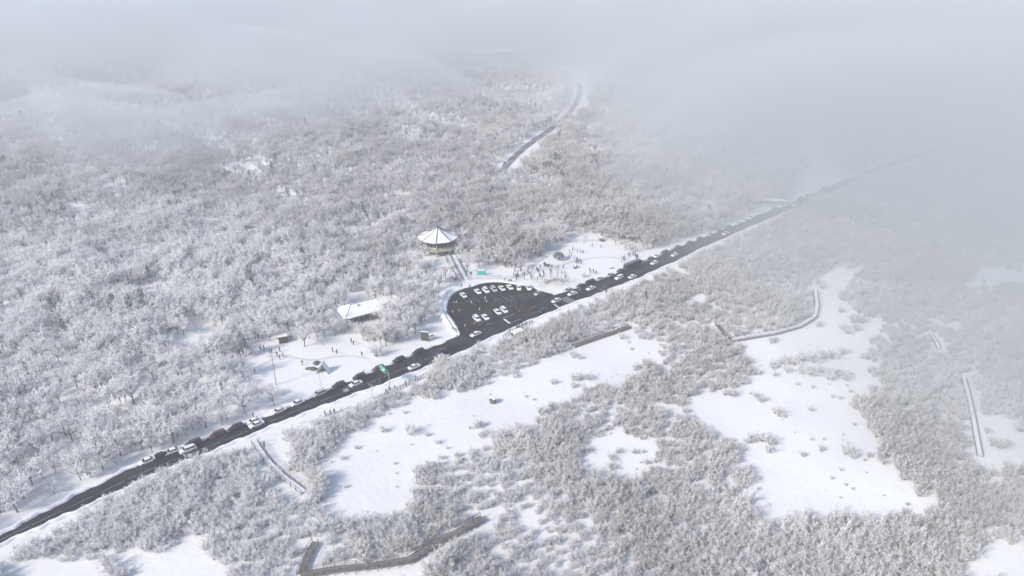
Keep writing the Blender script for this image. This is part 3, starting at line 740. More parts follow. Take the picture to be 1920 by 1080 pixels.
# dry frosted grass and brush on the verges: one mass each
def brush(name, n, pick, h, label, seed):
    rnd = random.Random(seed); mb = MB()
    for _ in range(n):
        c = pick(rnd)
        for _ in range(7):
            p = Vector((c.x + rnd.gauss(0, .35), c.y + rnd.gauss(0, .35), c.z - .05)); e = Vector((rnd.gauss(0, .45), rnd.gauss(0, .45), 1)).normalized()
            spike(mb, p, p + e * h * rnd.uniform(.5, 1.2), .05)
    return tag(mb.build(name, M['brush']), label, 'grass', kind='stuff')
def pick_verge(r):
    x = r.choice([r.uniform(500, 700), r.uniform(560, 700), r.uniform(880, 960)]); q = off_edge('s', [x], r.uniform(4.5, 11))[0]; return q
brush('grass', 420, pick_verge, .9, 'frosted dry grass poking through the snow of the roadside verge', 3)
def pick_bld(r):
    return at(r.uniform(632, 725), r.uniform(604, 626))
brush('undergrowth', 900, pick_bld, 1.3, 'frosted tangle of undergrowth in front of the hip roofed building', 4)
def pick_thk(r):
    return at(r.gauss(1045, 22), r.gauss(529, 5))
brush('undergrowth', 420, pick_thk, 1.2, 'grey brushwood thicket among the crowd above the parking lot', 5)

# ------------------------------------------------------------------ cars
def car_meshes(kind):
    L, W, Hh = {'sedan': (4.7, 1.84, 1.45), 'suv': (4.7, 1.9, 1.72), 'van': (5.2, 1.95, 2.0), 'bus': (10.5, 2.45, 3.1)}[kind]
    belt = {'sedan': .88, 'suv': 1.05, 'van': 1.1, 'bus': 1.25}[kind]; zb = .22 if kind != 'bus' else .35
    hood = {'sedan': 1.05, 'suv': 1.0, 'van': .55, 'bus': .05}[kind]; boot = {'sedan': .75, 'suv': .12, 'van': .08, 'bus': .05}[kind]
    x0, x1 = -L / 2, L / 2                                     # front at +x
    mb = MB(); secs = []
    for t, wk, zt, z0 in ((x0, .80, belt * .88, zb + .16), (x0 + .12, .93, belt * .97, zb + .04), (x0 + .5, 1, belt, zb), (x0 + boot + .3, 1, belt, zb), (0, 1, belt, zb), (x1 - hood - .35, 1, belt, zb), (x1 - hood * .5, .99, belt * .93, zb), (x1 - .18, .92, belt * .82, zb + .04), (x1, .78, belt * .68, zb + .14)):
        w = W / 2 * wk; secs.append([(t, -w * .94, z0), (t, -w, z0 + .2), (t, -w, zt - .12), (t, -w * .90, zt), (t, w * .90, zt), (t, w, zt - .12), (t, w, z0 + .2), (t, w * .94, z0)])
    for i, s in enumerate(secs):
        mb.v += s
        if i:
            a = (i - 1) * 8
            for j in range(8): mb.face([a + j, a + (j + 1) % 8, a + 8 + (j + 1) % 8, a + 8 + j])
    mb.face(list(range(7, -1, -1))); n = len(mb.v) - 8; mb.face([n + j for j in range(8)])
    # greenhouse
    bx0, bx1 = x0 + boot + .06, x1 - hood; rk = {'sedan': (.62, .80), 'suv': (.28, .62), 'van': (.12, .55), 'bus': (.05, .12)}[kind]
    rx0, rx1 = bx0 + rk[0], bx1 - rk[1]; wb_, wr = W / 2 * .88, W / 2 * (.72 if kind != 'bus' else .86)
    n = len(mb.v); zt = Hh
    B = [(bx0, -wb_, belt - .02), (bx1, -wb_, belt - .02), (bx1, wb_, belt - .02), (bx0, wb_, belt - .02)]
    T = [(rx0, -wr, zt - .05), (rx1, -wr, zt - .05), (rx1, wr, zt - .05), (rx0, wr, zt - .05)]
    T2 = [(rx0 + .12, -wr + .1, zt), (rx1 - .12, -wr + .1, zt), (rx1 - .12, wr - .1, zt), (rx0 + .12, wr - .1, zt)]
    mb.v += B + T + T2
    for a in (0, 4):
        for j in range(4): mb.face([n + a + j, n + a + (j + 1) % 4, n + a + 4 + (j + 1) % 4, n + a + 4 + j])
    mb.face([n + 8 + j for j in range(4)])
    out = {'body': mb}
    def pane(a, b, c, d, lo=.10, hi=.90, e=.03, off=.015):        # a,b bottom; d,c top
        a, b, c, d = map(Vector, (a, b, c, d)); nrm = (b - a).cross(d - a).normalized() * off
        q = [a.lerp(b, e).lerp(d.lerp(c, e), lo), a.lerp(b, 1 - e).lerp(d.lerp(c, 1 - e), lo), a.lerp(b, 1 - e).lerp(d.lerp(c, 1 - e), hi), a.lerp(b, e).lerp(d.lerp(c, e), hi)]
        m = MB(); m.v = [tuple(p - nrm * .5) for p in q] + [tuple(p + nrm) for p in q]
        for f in ((3, 2, 1, 0), (4, 5, 6, 7), (0, 1, 5, 4), (1, 2, 6, 5), (2, 3, 7, 6), (3, 0, 4, 7)): m.face(list(f))
        return m
    V = lambda t: tuple(t)
    out['windshield'] = pane(B[1], B[2], T[2], T[1])
    out['rear_window'] = pane(B[3], B[0], T[0], T[3])
    if kind == 'bus':
        sw = []
        for s in (0, 1):
            for k in range(5):
                A0, A1, C1, C0 = (B[0], B[1], T[1], T[0]) if s == 0 else (B[2], B[3], T[3], T[2])
                A0, A1, C1, C0 = map(Vector, (A0, A1, C1, C0)); f0, f1 = k / 5 + .01, (k + 1) / 5 - .01
                sw.append(pane(A0.lerp(A1, f0), A0.lerp(A1, f1), C0.lerp(C1, f1), C0.lerp(C1, f0)))
    else:
        sw = []
        for s in (0, 1):
            A0, A1, C1, C0 = (B[0], B[1], T[1], T[0]) if s == 0 else (B[2], B[3], T[3], T[2])
            A0, A1, C1, C0 = map(Vector, (A0, A1, C1, C0))
            for f0, f1 in ((.03, .49), (.51, .97)): sw.append(pane(A0.lerp(A1, f0), A0.lerp(A1, f1), C0.lerp(C1, f1), C0.lerp(C1, f0)))
    rad = .34 if kind != 'bus' else .48
    wx = (x0 + .85, x1 - .9) if kind != 'bus' else (x0 + 2.6, x1 - 2.2)
    wl = [(x, s * (W / 2 - .10), rad) for x in wx for s in (-1, 1)]
    lt = [('headlight', (x1 - .10, s * W * .33, belt * .62), (.16, .34, .15)) for s in (-1, 1)] + [('tail_light', (x0 + .05, s * W * .36, belt * .74), (.14, .30, .16)) for s in (-1, 1)]
    return out, sw, wl, lt, rad
tyre = MB(); tyre.tube((0, -.11, 0), (0, .11, 0), .34, .34, 14); TY = tyre.mesh('tyre', M['tyre'])
rim_ = MB(); rim_.tube((0, -.125, 0), (0, .125, 0), .20, .20, 8); RM = rim_.mesh('rim', M['rim'])
CARP = {}
def car_proto(kind, color):
    key = (kind, color)
    if key in CARP: return CARP[key]
    out, sw, wl, lt, rad = car_meshes(kind)
    ms = {'body': out['body'].mesh('body', M['car_' + color]), 'windshield': out['windshield'].mesh('windshield', M['glass']), 'rear_window': out['rear_window'].mesh('rear_window', M['glass'])}
    bm = bmesh.new(); bm.from_mesh(ms['body']); bmesh.ops.recalc_face_normals(bm, faces=bm.faces); bm.to_mesh(ms['body']); bm.free()
    sws = [m.mesh('side_window', M['glass']) for m in sw]
    lts = []
    for nm, c, d in lt:
        m = MB(); m.box(c, d, top=.9); lts.append((nm, m.mesh(nm, M['lamp'] if nm == 'headlight' else M['tail'])))
    CARP[key] = (ms, sws, wl, lts, rad); return CARP[key]
def car(p, rz, kind, color, label, group, name=None):
    ms, sws, wl, lts, rad = car_proto(kind, color)
    t = thing(name or {'sedan': 'car', 'suv': 'car', 'van': 'van', 'bus': 'bus'}[kind], label, {'sedan': 'car', 'suv': 'car', 'van': 'van', 'bus': 'bus'}[kind], (p[0], p[1], ZR + .005), rz, group)
    for k, m in ms.items(): link(k, m, t)
    for m in sws: link('side_window', m, t)
    for nm, m in lts: link(nm, m, t)
    for w in wl:
        o = link('wheel', TY, t, w); o.scale = (rad / .34, 1, rad / .34); link('rim', RM, o)
    return t
G1, G2, G3 = 'cars parked on the upper shoulder of the road', 'cars driving along the road', 'cars parked in the lot'
PARK = [  # picture column, kind, colour, label
 (275, 'sedan', 'white', 'white car parked lowest on the left end of the road shoulder'), (298, 'sedan', 'black', 'dark car half hidden between the two lowest white parked cars'),
 (322, 'sedan', 'white', 'white parked car just left of the slate blue car'), (362, 'suv', 'slate', 'dark slate blue car parked below the maroon one'),
 (408, 'suv', 'red', 'dark maroon car parked on the lower left shoulder'), (442, 'suv', 'black', 'black car parked right above the maroon car'),
 (474, 'sedan', 'white', 'white parked car beside another white car driving past at lower left'), (521, 'sedan', 'white', 'white parked car second up from the pair of white cars at lower left'),
 (556, 'sedan', 'white', 'white parked car between two other white parked cars below the thin pole'), (597, 'suv', 'silver', 'pale silver car parked under the thin pole, with dark side windows'),
 (634, 'suv', 'black', 'black car parked directly left of the passing white car'), (672, 'suv', 'black', 'black car parked behind the passing white car with the bright bonnet'),
 (708, 'suv', 'grey', 'dark grey car parked left of the green road sign'), (746, 'suv', 'black', 'black car parked right of the green road sign'), (783, 'suv', 'black', 'large black car parked highest before the parking lot mouth'),
 (1063, 'sedan', 'silver', 'silver car parked first after the parking lot on the upper shoulder'), (1087, 'sedan', 'grey', 'grey car parked left of the dark van above the crosswalk'),
 (1103, 'van', 'black', 'large black van parked above the crosswalk'), (1123, 'sedan', 'silver', 'silver car parked right of the dark van'), (1142, 'sedan', 'silver', 'pale grey car parked midway between the van and the dark bus'),
 (1161, 'sedan', 'grey', 'small grey car parked just left of the dark bus'), (1203, 'sedan', 'silver', 'pale car parked just right of the dark bus'), (1217, 'sedan', 'grey', 'dark grey car parked two places right of the bus'),
 (1229, 'sedan', 'white', 'white car parked three places right of the bus'), (1243, 'suv', 'grey', 'hazy grey car parked where the road starts to fade'),
 (1268, 'sedan', 'grey', 'hazy dark car parked above a bright oncoming car'), (1290, 'sedan', 'grey', 'faint grey car parked alone on the misty shoulder'), (1309, 'sedan', 'grey', 'faint grey car, lower of a close misty pair'),
 (1330, 'sedan', 'silver', 'faint pale car, upper of a close misty pair'), (1347, 'sedan', 'grey', 'faint grey car at the left end of the misty dense row'), (1362, 'suv', 'grey', 'faint dark car in the misty dense row beside a white one'),
 (1381, 'sedan', 'white', 'faint white car in the middle of the misty dense row'), (1394, 'sedan', 'white', 'faint white car right of centre in the misty dense row'), (1407, 'sedan', 'white', 'faint white car ending the misty dense row on the right'),
 (1450, 'sedan', 'grey', 'barely visible dark car below the snowy wall in the fog'), (1498, 'suv', 'grey', 'barely visible dark car beyond the snowy wall in the fog'), (1512, 'sedan', 'grey', 'barely visible car next after the snowy wall in the fog'), (1541, 'suv', 'grey', 'last car made out on the road before the fog closes')]
for (x, kd, cl, lb) in PARK:
    r = road_dir(x); w = (road_pt(x, 1) - road_pt(x, 0)); nn = Vector((math.sin(r), -math.cos(r), 0))
    q = road_pt(x, 0) + nn * (.75 if kd != 'van' else .9)
    car((q.x, q.y), r + math.pi + random.uniform(-.03, .03), kd, cl, lb, G1)
r = road_dir(1180); nn = Vector((math.sin(r), -math.cos(r), 0)); q = road_pt(1181, 0) + nn * 1.3
car((q.x, q.y), r + math.pi, 'bus', 'grey', 'long dark bus parked on the shoulder right of the open snow field', None)
MOVE = [(352, 843, 'suv', 'white', 0, 'white car driving partly behind frosted trees beside the slate blue car'), (481, 796, 'sedan', 'white', 0, 'white car driving next to a parked white car at lower left'),
 (667, 720, 'sedan', 'white', 0, 'white car with bright bonnet driving towards the lower left'), (703, 719, 'sedan', 'grey', 1, 'dark grey car driving below the green road sign'),
 (777, 688, 'sedan', 'white', 1, 'white car driving right of the green road sign pole'), (827, 661, 'suv', 'navy', 0, 'dark blue car driving below the slanted board'),
 (829, 672, 'sedan', 'silver', 1, 'pale car half hidden by trees beside the dark blue one'), (892, 627, 'sedan', 'white', 0, 'white car passing the mouth of the parking lot'),
 (1018, 582, 'sedan', 'navy', 1, 'dark blue car on the road between the two stop lines'), (1043, 564, 'sedan', 'white', 0, 'white car waiting at the stop line by the crosswalk'),
 (1073, 551, 'sedan', 'white', 0, 'white car just past the crosswalk bars'), (1108, 541, 'sedan', 'white', 0, 'white car driving past the dark van'),
 (1161, 521, 'suv', 'white', 0, 'white car on the road below the dark bus'), (1186, 519, 'sedan', 'white', 1, 'cream white car near the lower road edge under the bus'),
 (1227, 493, 'sedan', 'white', 0, 'white car driving right of the dark bus'), (1265, 478, 'sedan', 'white', 0, 'bright car driving where the road starts to fade'), (1140, 544, 'sedan', 'grey', 1, 'grey car at the lower road edge below the bus'),
 (1360, 438, 'sedan', 'white', 0, 'faint white car driving beside the misty dense row'), (1490, 384, 'sedan', 'white', 0, 'faint white car driving below the snowy wall in the fog')]
for (a, b, kd, cl, e, lb) in MOVE:
    p = at(a, b, .6); r = road_dir(a)
    n, s = road_pt(a, 0), road_pt(a, 1)
    rel = Vector((p.x, p.y, 0)) - n; nn = Vector((math.sin(r), -math.cos(r), 0)); d = rel.dot(nn); wid = (s - n).dot(nn)
    dd = min(max(d, 2.9), wid - 1.1); p = p + nn * (dd - d)
    car((p.x, p.y), r + (0 if e else math.pi), kd, cl, lb, G2)
LOTC = [(869, 554, 14, 13, 'sedan', 'white', 'white car parked alone at the left curve of the lot'), (896, 547, 13, 12, 'sedan', 'white', 'white car first from the left in the upper lot row'), (911, 545, 13, 12, 'suv', 'white', 'white car second from the left in the upper lot row'),
 (926, 543, 13, 12, 'suv', 'silver', 'pale car third from the left in the upper lot row'), (941, 541, 13, 12, 'sedan', 'white', 'white car at the middle of the upper lot row'), (956, 539, 13, 12, 'sedan', 'white', 'white car right of the middle of the upper lot row'),
 (973, 540, 1, 12, 'suv', 'white', 'white car parked straight down in the upper lot row'), (991, 540, 8, 13, 'suv', 'white', 'white car second from the right in the upper lot row'), (1009, 550, -14, 8, 'sedan', 'silver', 'silver car parked askew at the right end of the upper lot row'),
 (894, 598, 14, 13, 'suv', 'white', 'white car leftmost in the lower lot row'), (910, 595, 14, 13, 'sedan', 'white', 'white car second from the left in the lower lot row'), (921, 592, 14, 13, 'sedan', 'black', 'black car in the gap of the lower lot row'),
 (933, 585, 14, 13, 'sedan', 'white', 'white car third from the left in the lower lot row'), (945, 582, 14, 13, 'suv', 'white', 'white car rightmost in the lower lot row'), (956, 578, 14, 13, 'sedan', 'black', 'black car beside the rightmost white one in the lower lot row'),
 (906, 607, 14, -7, 'sedan', 'black', 'black car parked along the road side of the lower lot row'), (966, 566, 13, 9, 'sedan', 'black', 'black car alone in the middle of the lot')]
for (a, b, dx, dy, kd, cl, lb) in LOTC:
    p = at(a, b, .6); A, B = at(a - dx / 2, b - dy / 2, .6), at(a + dx / 2, b + dy / 2, .6)
    car((p.x, p.y), math.atan2(B.y - A.y, B.x - A.x), kd, cl, lb, G3)

# ------------------------------------------------------------------ pavilion
pc = at(822, 470.5); PR = 10.0; DZ = 3.2; EZ = 7.2; AZ = 12.6
pav = thing('pavilion', 'eight sided pavilion on a raised deck with a pointed snow covered roof', 'pavilion', (pc.x, pc.y, 0), 0)
def oct_(r, z, k=8, a0=-math.pi / 2): return [Vector((r * math.cos(a0 + 2 * math.pi * i / k), r * math.sin(a0 + 2 * math.pi * i / k), z)) for i in range(k)]
rings = [(PR, EZ + .35, EZ - .05), (PR * .72, EZ + 1.15, 0), (PR * .42, EZ + 2.55, 0), (PR * .16, AZ - 1.3, 0), (.25, AZ, 0)]
for i in range(8):
    mb = MB()
    prof = []
    for (r, z, _) in rings:
        o = oct_(r, z); a, b = o[i], o[(i + 1) % 8]; mid = a.lerp(b, .5); mid.z -= .22 * r / PR if r > 2 else 0
        prof.append((a, mid, b))
    for j in range(len(prof) - 1):
        for s in (0, 1): mb.poly([prof[j][s], prof[j][s + 1], prof[j + 1][s + 1], prof[j + 1][s]])
    mb.build('roof_panel', M['roofsnow'], pav, recalc=False)
eave = MB(); o1, o2, c = oct_(PR + .05, EZ + .30), oct_(PR - .1, EZ - .15), None
for i in range(8):
    j = (i + 1) % 8; m1 = o1[i].lerp(o1[j], .5); m1.z -= .2; m2 = o2[i].lerp(o2[j], .5); m2.z -= .2
    eave.poly([o2[i], m2, m1, o1[i]]); eave.poly([m2, o2[j], o1[j], m1]); eave.poly([o2[j], m2, o2[i], Vector((0, 0, EZ + .1))])
eave.build('eave', M['ridge'], pav)
for i in range(8):
    mb = MB(); pr = [oct_(r, z + .12)[i] for (r, z, _) in rings]
    for a, b in zip(pr[:-1], pr[1:]): mb.tube(a, b, .20, .18, 5)
    e = pr[0]; mb.tube(e, e * 1.06 + Vector((0, 0, .25 - e.z * .06)), .2, .08, 5)
    mb.build('hip_ridge', M['ridge'], pav)
mb = MB(); mb.tube((0, 0, AZ - .1), (0, 0, AZ + .5), .45, .25, 8); mb.tube((0, 0, AZ + .5), (0, 0, AZ + 1.0), .38, .3, 8); mb.tube((0, 0, AZ + 1.0), (0, 0, AZ + 2.2), .14, .03, 6); mb.build('finial', M['ridge'], pav)
WR = 7.2
for i in range(8):
    a = oct_(WR, 0)[i]; mb = MB(); mb.tube((a.x, a.y, DZ), (a.x, a.y, EZ + .1), .26, .24, 8); mb.build('column', M['cream'], pav, smooth=True)
    # lintel, windows
    o = oct_(WR - .2, 0); A, B = o[i], o[(i + 1) % 8]; d = B - A; rz = math.atan2(d.y, d.x); mid = A.lerp(B, .5)
    mb = MB(); mb.box((mid.x, mid.y, EZ - .25), (d.length - .5, .22, .5), rz); mb.build('lintel', M['cream'], pav)
    mb = MB(); mb.box((mid.x, mid.y, DZ + .45), (d.length - .5, .18, .9), rz); mb.build('wall', M['cream'], pav)
    for k in range(3):
        q = A.lerp(B, (k + .5) / 3); mb = MB(); mb.box((q.x, q.y, DZ + 2.1), ((d.length - .7) / 3 - .22, .08, 2.2), rz); w = mb.build('window', M['window'], pav)
    for k in (1, 2):
        q = A.lerp(B, k / 3); mb = MB(); mb.box((q.x, q.y, DZ + 2.1), (.16, .2, 2.3), rz); mb.build('window_post', M['cream'], pav)
mb = MB(); mb.prism(oct_(PR - .4, 0), DZ - .35, DZ); mb.build('deck', M['cream'], pav)
mb = MB(); mb.prism(oct_(PR - 1.5, 0), DZ - .9, DZ - .352); mb.build('deck_beam', M['stone'], pav)
mb = MB(); mb.prism(oct_(5.2, 0), -.3, DZ - .9); mb.build('base_wall', M['stone'], pav)
for i in range(8):
    a = oct_(PR - 2, 0)[i]; mb = MB(); mb.box((a.x, a.y, (DZ - .9) / 2 - .15), (.7, .7, DZ - .6), 0); mb.build('pier', M['stone'], pav)
    o = oct_(PR - .55, 0); A, B = o[i], o[(i + 1) % 8]
    if i == 0:                                             # gap for the stairs on the face towards the lot
        pass
    d = B - A; rz = math.atan2(d.y, d.x)
    mb = MB(); m = A.lerp(B, .5); mb.box((m.x, m.y, DZ + 1.05), (d.length, .14, .12), rz); mb.build('rail', M['cream'], pav)
    mb = MB(); mb.box((m.x, m.y, DZ + .58), (d.length, .08, .08), rz); mb.build('rail', M['cream'], pav)
    for k in range(7):
        q = A.lerp(B, k / 7); mb = MB(); mb.box((q.x, q.y, DZ + .55), (.14, .14, 1.1), rz); mb.build('baluster', M['cream'], pav)
# stairs to the lot
s0, s1 = at(845, 489), at(870, 527)
top = Vector((s0.x, s0.y, 0)); bot = Vector((s1.x, s1.y, 0)); d = bot - top; SL = d.length; rz = math.atan2(d.y, d.x); n = Vector((-d.y, d.x, 0)).normalized()
st = thing('staircase', 'long snowy stair with dark middle strip from pavilion down to parking lot', 'stairs', top, rz)
NS = 20
for k in range(NS):
    z = (DZ - .35) * (1 - (k + .5) / NS); w = SL / NS
    mb = MB(); mb.box((w * (k + .5), 0, z / 2), (w * .99, 4.4, z + .1)); mb.build('step', M['stone'], st)
    for y, ww in ((1.35, 1.5), (-1.35, 1.5)):
        mb = MB(); mb.box((w * (k + .5), y, z + .11), (w * .9, ww, .12), top=.92); mb.build('step_snow', M['roofsnow'], st)
for y in (-2.25, 0, 2.25):
    for dz in (.5, 1.0):
        mb = MB(); mb.tube((0, y, DZ - .3 + dz), (SL, y, .1 + dz), .05, .05, 5); mb.build('handrail', M['wood'], st)
    for k in range(11):
        t = k / 10; mb = MB(); mb.tube((SL * t, y, 0), (SL * t, y, (DZ - .35) * (1 - t) + 1.15), .06, .06, 5); mb.build('post', M['wood'], st)

# ------------------------------------------------------------------ hip roofed building
b = thing('visitor_building', 'long low building with a snow covered hipped roof beside the snow field', 'building')
EZB, RZB = 3.6, 6.2
FL, FR_, BL = at(648, 600, EZB), at(723, 580, EZB), at(627, 578.5, EZB)
BR = FR_ + (BL - FL)
u = (FR_ - FL).normalized(); Lb = (FR_ - FL).length; v = (BL - FL); Wb = v.length; v = v.normalized()
RLg = at(643, 574.5, RZB); RRg = at(700, 559.5, RZB)
def bb(m, a, c, z0, z1, inset):
    pass
RL = FL + u * (Wb * .38) + v * (Wb * .5); RL.z = RZB; RR = FL + u * (Lb - Wb * .12) + v * (Wb * .5); RR.z = RZB
ctr = (FL + FR_ + BL + BR) / 4
def roofface(nm, pts, lift=.0):
    mb = MB(); pts = [Vector(p) for p in pts]; nrm = (pts[1] - pts[0]).cross(pts[2] - pts[0]).normalized()
    if nrm.z < 0: nrm = -nrm; pts.reverse()
    q = [p + nrm * .32 for p in pts]; k = len(pts); mb.v = [tuple(p) for p in pts] + [tuple(p) for p in q]
    mb.face(list(range(k - 1, -1, -1))); mb.face([k + i for i in range(k)])
    for i in range(k): mb.face([i, (i + 1) % k, k + (i + 1) % k, k + i])
    return mb.build(nm, M['roofsnow'], b)
roofface('roof_slope', [FL, FR_, RR, RL]); roofface('roof_slope', [BR, BL, RL, RR]); roofface('roof_hip', [BL, FL, RL]); roofface('roof_hip', [FR_, BR, RR])
mb = MB(); mb.tube(RL + Vector((0, 0, .34)), RR + Vector((0, 0, .34)), .16, .16, 6); mb.build('roof_ridge', M['ridge'], b)
mb = MB(); mb.tube(FL + Vector((0, 0, .34)), RL + Vector((0, 0, .32)), .13, .13, 5); mb.build('roof_ridge', M['ridge'], b)
rz = math.atan2(u.y, u.x)
mb = MB(); mb.box((ctr.x, ctr.y, EZB + .02), (Lb + .1, Wb + .1, .22), rz); mb.build('fascia', M['darkwood'], b)
mb = MB(); mb.box((ctr.x, ctr.y, EZB / 2 - .25), (Lb - 2.0, Wb - 2.0, EZB + .26), rz); wl = mb.build('wall', M['wall'], b)
for k in range(6):
    q = FL + u * (2.2 + k * (Lb - 4) / 5.5) + v * .98; mb = MB(); mb.box((q.x, q.y, 1.9), (1.5, .12, 1.3), rz); w = mb.build('window', M['window'], wl)
q = FL + u * (Lb * .5) + v * .96
mb = MB(); mb.box((q.x, q.y, 1.1), (1.0, .12, 2.2), rz); mb.build('door', M['darkwood'], wl)
for fx, fy in ((.44, .38), (.44, .62)):
    q = FL + u * (Lb * fx) + v * (Wb * fy); zz = EZB + (RZB - EZB) * (1 - abs(fy - .5) * 2) + .3
    mb = MB(); mb.tube((q.x, q.y, zz - .3), (q.x, q.y, zz + .7), .22, .22, 8); mb.build('roof_vent', M['ridge'], b)
for sx in (0.02, .33, .66, .98):
    q = FL + u * (Lb * sx) + v * .25; mb = MB(); mb.box((q.x, q.y, EZB / 2 - .1), (.28, .28, EZB), rz); mb.build('post', M['wood'], b)

def snowcap(mb, c, d, rz=0): mb.box(c, d, rz, top=.86)
# dark shed
p = at(532, 642); rz = R(20)
t = thing('shed', 'small dark grey shed with a snow capped flat roof on the snow field', 'shed', p, rz)
mb = MB(); mb.box((0, 0, 1.15), (3.2, 2.4, 2.5)); w = mb.build('wall', M['board'], t)
mb = MB(); mb.box((0, .0, 2.45), (3.6, 2.9, .16)); rf = mb.build('roof', M['darkwood'], t)
mb = MB(); snowcap(mb, (0, .5, 2.68), (3.5, 1.8, .30)); mb.build('snow_layer', M['roofsnow'], rf)
mb = MB(); mb.box((.7, -1.22, 1.0), (.9, .08, 2.0)); mb.build('door', M['darkwood'], w)
# second low object right of the shed
q = at(545, 636); t = thing('bench', 'small snowy bench right beside the dark shed', 'bench', q, R(25))
mb = MB(); mb.box((0, 0, .48), (1.8, .5, .08)); mb.build('seat', M['wood'], t)
mb = MB(); mb.box((0, .28, .85), (1.8, .06, .5)); mb.build('backrest', M['wood'], t)
for s in (-.75, .75): mb = MB(); mb.box((s, 0, .22), (.1, .45, .46)); mb.build('leg', M['wood'], t)
mb = MB(); snowcap(mb, (0, 0, .60), (1.75, .48, .16)); mb.build('snow_layer', M['roofsnow'], t)
# A-frame shelter
A, B = at(598, 699), at(616, 696); t = thing('a_frame_shelter', 'snow covered A frame shelter casting a grey shadow above the thin pole', 'shelter', (A + B) / 2, R(-6))
h, wd, ln = 3.6, 2.1, 2.4
for s in (-1, 1):
    mb = MB(); pts = [Vector((s * wd, -ln / 2, -.1)), Vector((s * wd, ln / 2, -.1)), Vector((0, ln / 2, h)), Vector((0, -ln / 2, h))]
    nrm = Vector((s * h, 0, wd)).normalized() * .22; mb.v = [tuple(p) for p in pts] + [tuple(p + nrm) for p in pts]
    for f in ((0, 1, 2, 3), (7, 6, 5, 4), (0, 4, 5, 1), (1, 5, 6, 2), (2, 6, 7, 3), (3, 7, 4, 0)): mb.face(list(f))
    mb.build('roof_slope', M['roofsnow'], t, recalc=True)
mb = MB(); mb.poly([(-wd * .9, ln / 2 - .3, 0), (wd * .9, ln / 2 - .3, 0), (0, ln / 2 - .3, h * .9)]); mb.build('back_wall', M['wood'], t)
for s in (-1, 1): mb = MB(); mb.tube((s * wd * 1.03, -ln / 2 - .1, 0), (0, -ln / 2 - .1, h + .1), .13, .13, 5); mb.build('frame_beam', M['wood'], t)
mb = MB(); mb.tube((0, -ln / 2 - .1, h + .22), (0, ln / 2, h + .22), .2, .2, 6); mb.build('snow_layer', M['roofsnow'], t)
# low stones and a dark stand-in mass next to it
def boulder(a, b_, s, label, seed, mats='rock', snow=True, name='boulder'):
    rnd = random.Random(seed); bm = bmesh.new(); bmesh.ops.create_icosphere(bm, subdivisions=3, radius=1)
    offs = [rv(rnd) * 1 for _ in range(6)]
    for v_ in bm.verts:
        k = 1 + sum(.16 * math.sin(3.1 * v_.co.dot(o) + i) for i, o in enumerate(offs)); v_.co *= k
        v_.co.x *= s[0]; v_.co.y *= s[1]; v_.co.z *= s[2]
    bmesh.ops.recalc_face_normals(bm, faces=bm.faces)
    me = bpy.data.meshes.new(name); bm.to_mesh(me); me.materials.append(M[mats])
    p = atg(a, b_); t = thing(name, label, 'boulder', p); o = link('stone', me, t, (0, 0, s[2] * .35))
    if snow:
        bm2 = bm.copy(); bmesh.ops.delete(bm2, geom=[f for f in bm2.faces if f.normal.z < .55], context='FACES')
        for v_ in bm2.verts: v_.co.z += .12
        m2 = bpy.data.meshes.new('snow_cap'); bm2.to_mesh(m2); bm2.free(); m2.materials.append(M['roofsnow']); link('snow_cap', m2, t, (0, 0, s[2] * .35))
    bm.free(); return t
boulder(923, 756, (1.0, .9, 1.1), 'dark upright boulder with a snow cap alone on the long white clearing', 1)
boulder(582, 693, (1.5, .9, .8), 'low dark mass of shade and trees left of the A frame shelter', 2, snow=False)  # dark lump added for a grey mass of shadow and dark trees
boulder(593, 682, (1.4, .9, .6), 'flat dark boulder above the A frame shelter', 3, snow=False)
boulder(1146, 503, (1.3, .7, .5), 'flat dark boulder on the open snow field near the road', 4)
boulder(1128, 452, (1.1, .9, 1.6), 'dark boulder like monument at the top of the open snow field', 5)
boulder(869, 862, (.45, .4, .5), 'very small dark rock near the lower edge of the long white clearing', 6)
boulder(1024, 499, (.9, .8, 1.7), 'dark standing rock amid the crowd above the lot', 7)
boulder(1078, 503, (.8, .8, 1.2), 'dark standing rock right of the round grey tree', 8)
boulder(807, 630, (.9, .7, .5), 'low dark rock on the snow right of the slanted board', 9)
# slanted board
def notice(a, b_, w, h, label, m, rz, legs=2, z0=.5, name='information_board', tilt=0):
    p = atg(a, b_); t = thing(name, label, 'board', p, rz)
    mb = MB(); mb.box((0, 0, z0 + h / 2), (w, .12, h)); pn = mb.build('panel', M[m], t)
    for s in (-1, 1): mb = MB(); mb.tube((s * (w / 2 + .07), 0, -.2), (s * (w / 2 + .07), 0, z0 + h + .15), .07, .07, 6); mb.build('post', M['wood'], t)
    mb = MB(); snowcap(mb, (0, 0, z0 + h + .17), (w + .3, .4, .22)); mb.build('snow_cap', M['roofsnow'], t)
    return t, pn
t, pn = notice(797, 640, 3.0, 3.6, 'dark slate information board with upright slats standing left of the parking lot', 'board', R(-12), z0=.3)
for k in range(5): mb = MB(); mb.box((-1.2 + k * .6, -.09, 2.1), (.16, .06, 3.4)); mb.build('slat', M['darkwood'], pn)
t, pn = notice(903, 516.5, 3.5, 2.3, 'teal information board on the snow behind the parking lot', 'teal', R(6), z0=.3)
mb = MB(); mb.box((0, -.075, 2.35), (3.3, .03, .28)); mb.build('panel_strip', M['signwhite'], pn)
for k in range(3):
    mb = MB(); mb.box((-1.05 + k * 1.05, -.07, 1.25), (.75, .03, 1.1)); mb.build('panel_sheet', M['teal'], pn)
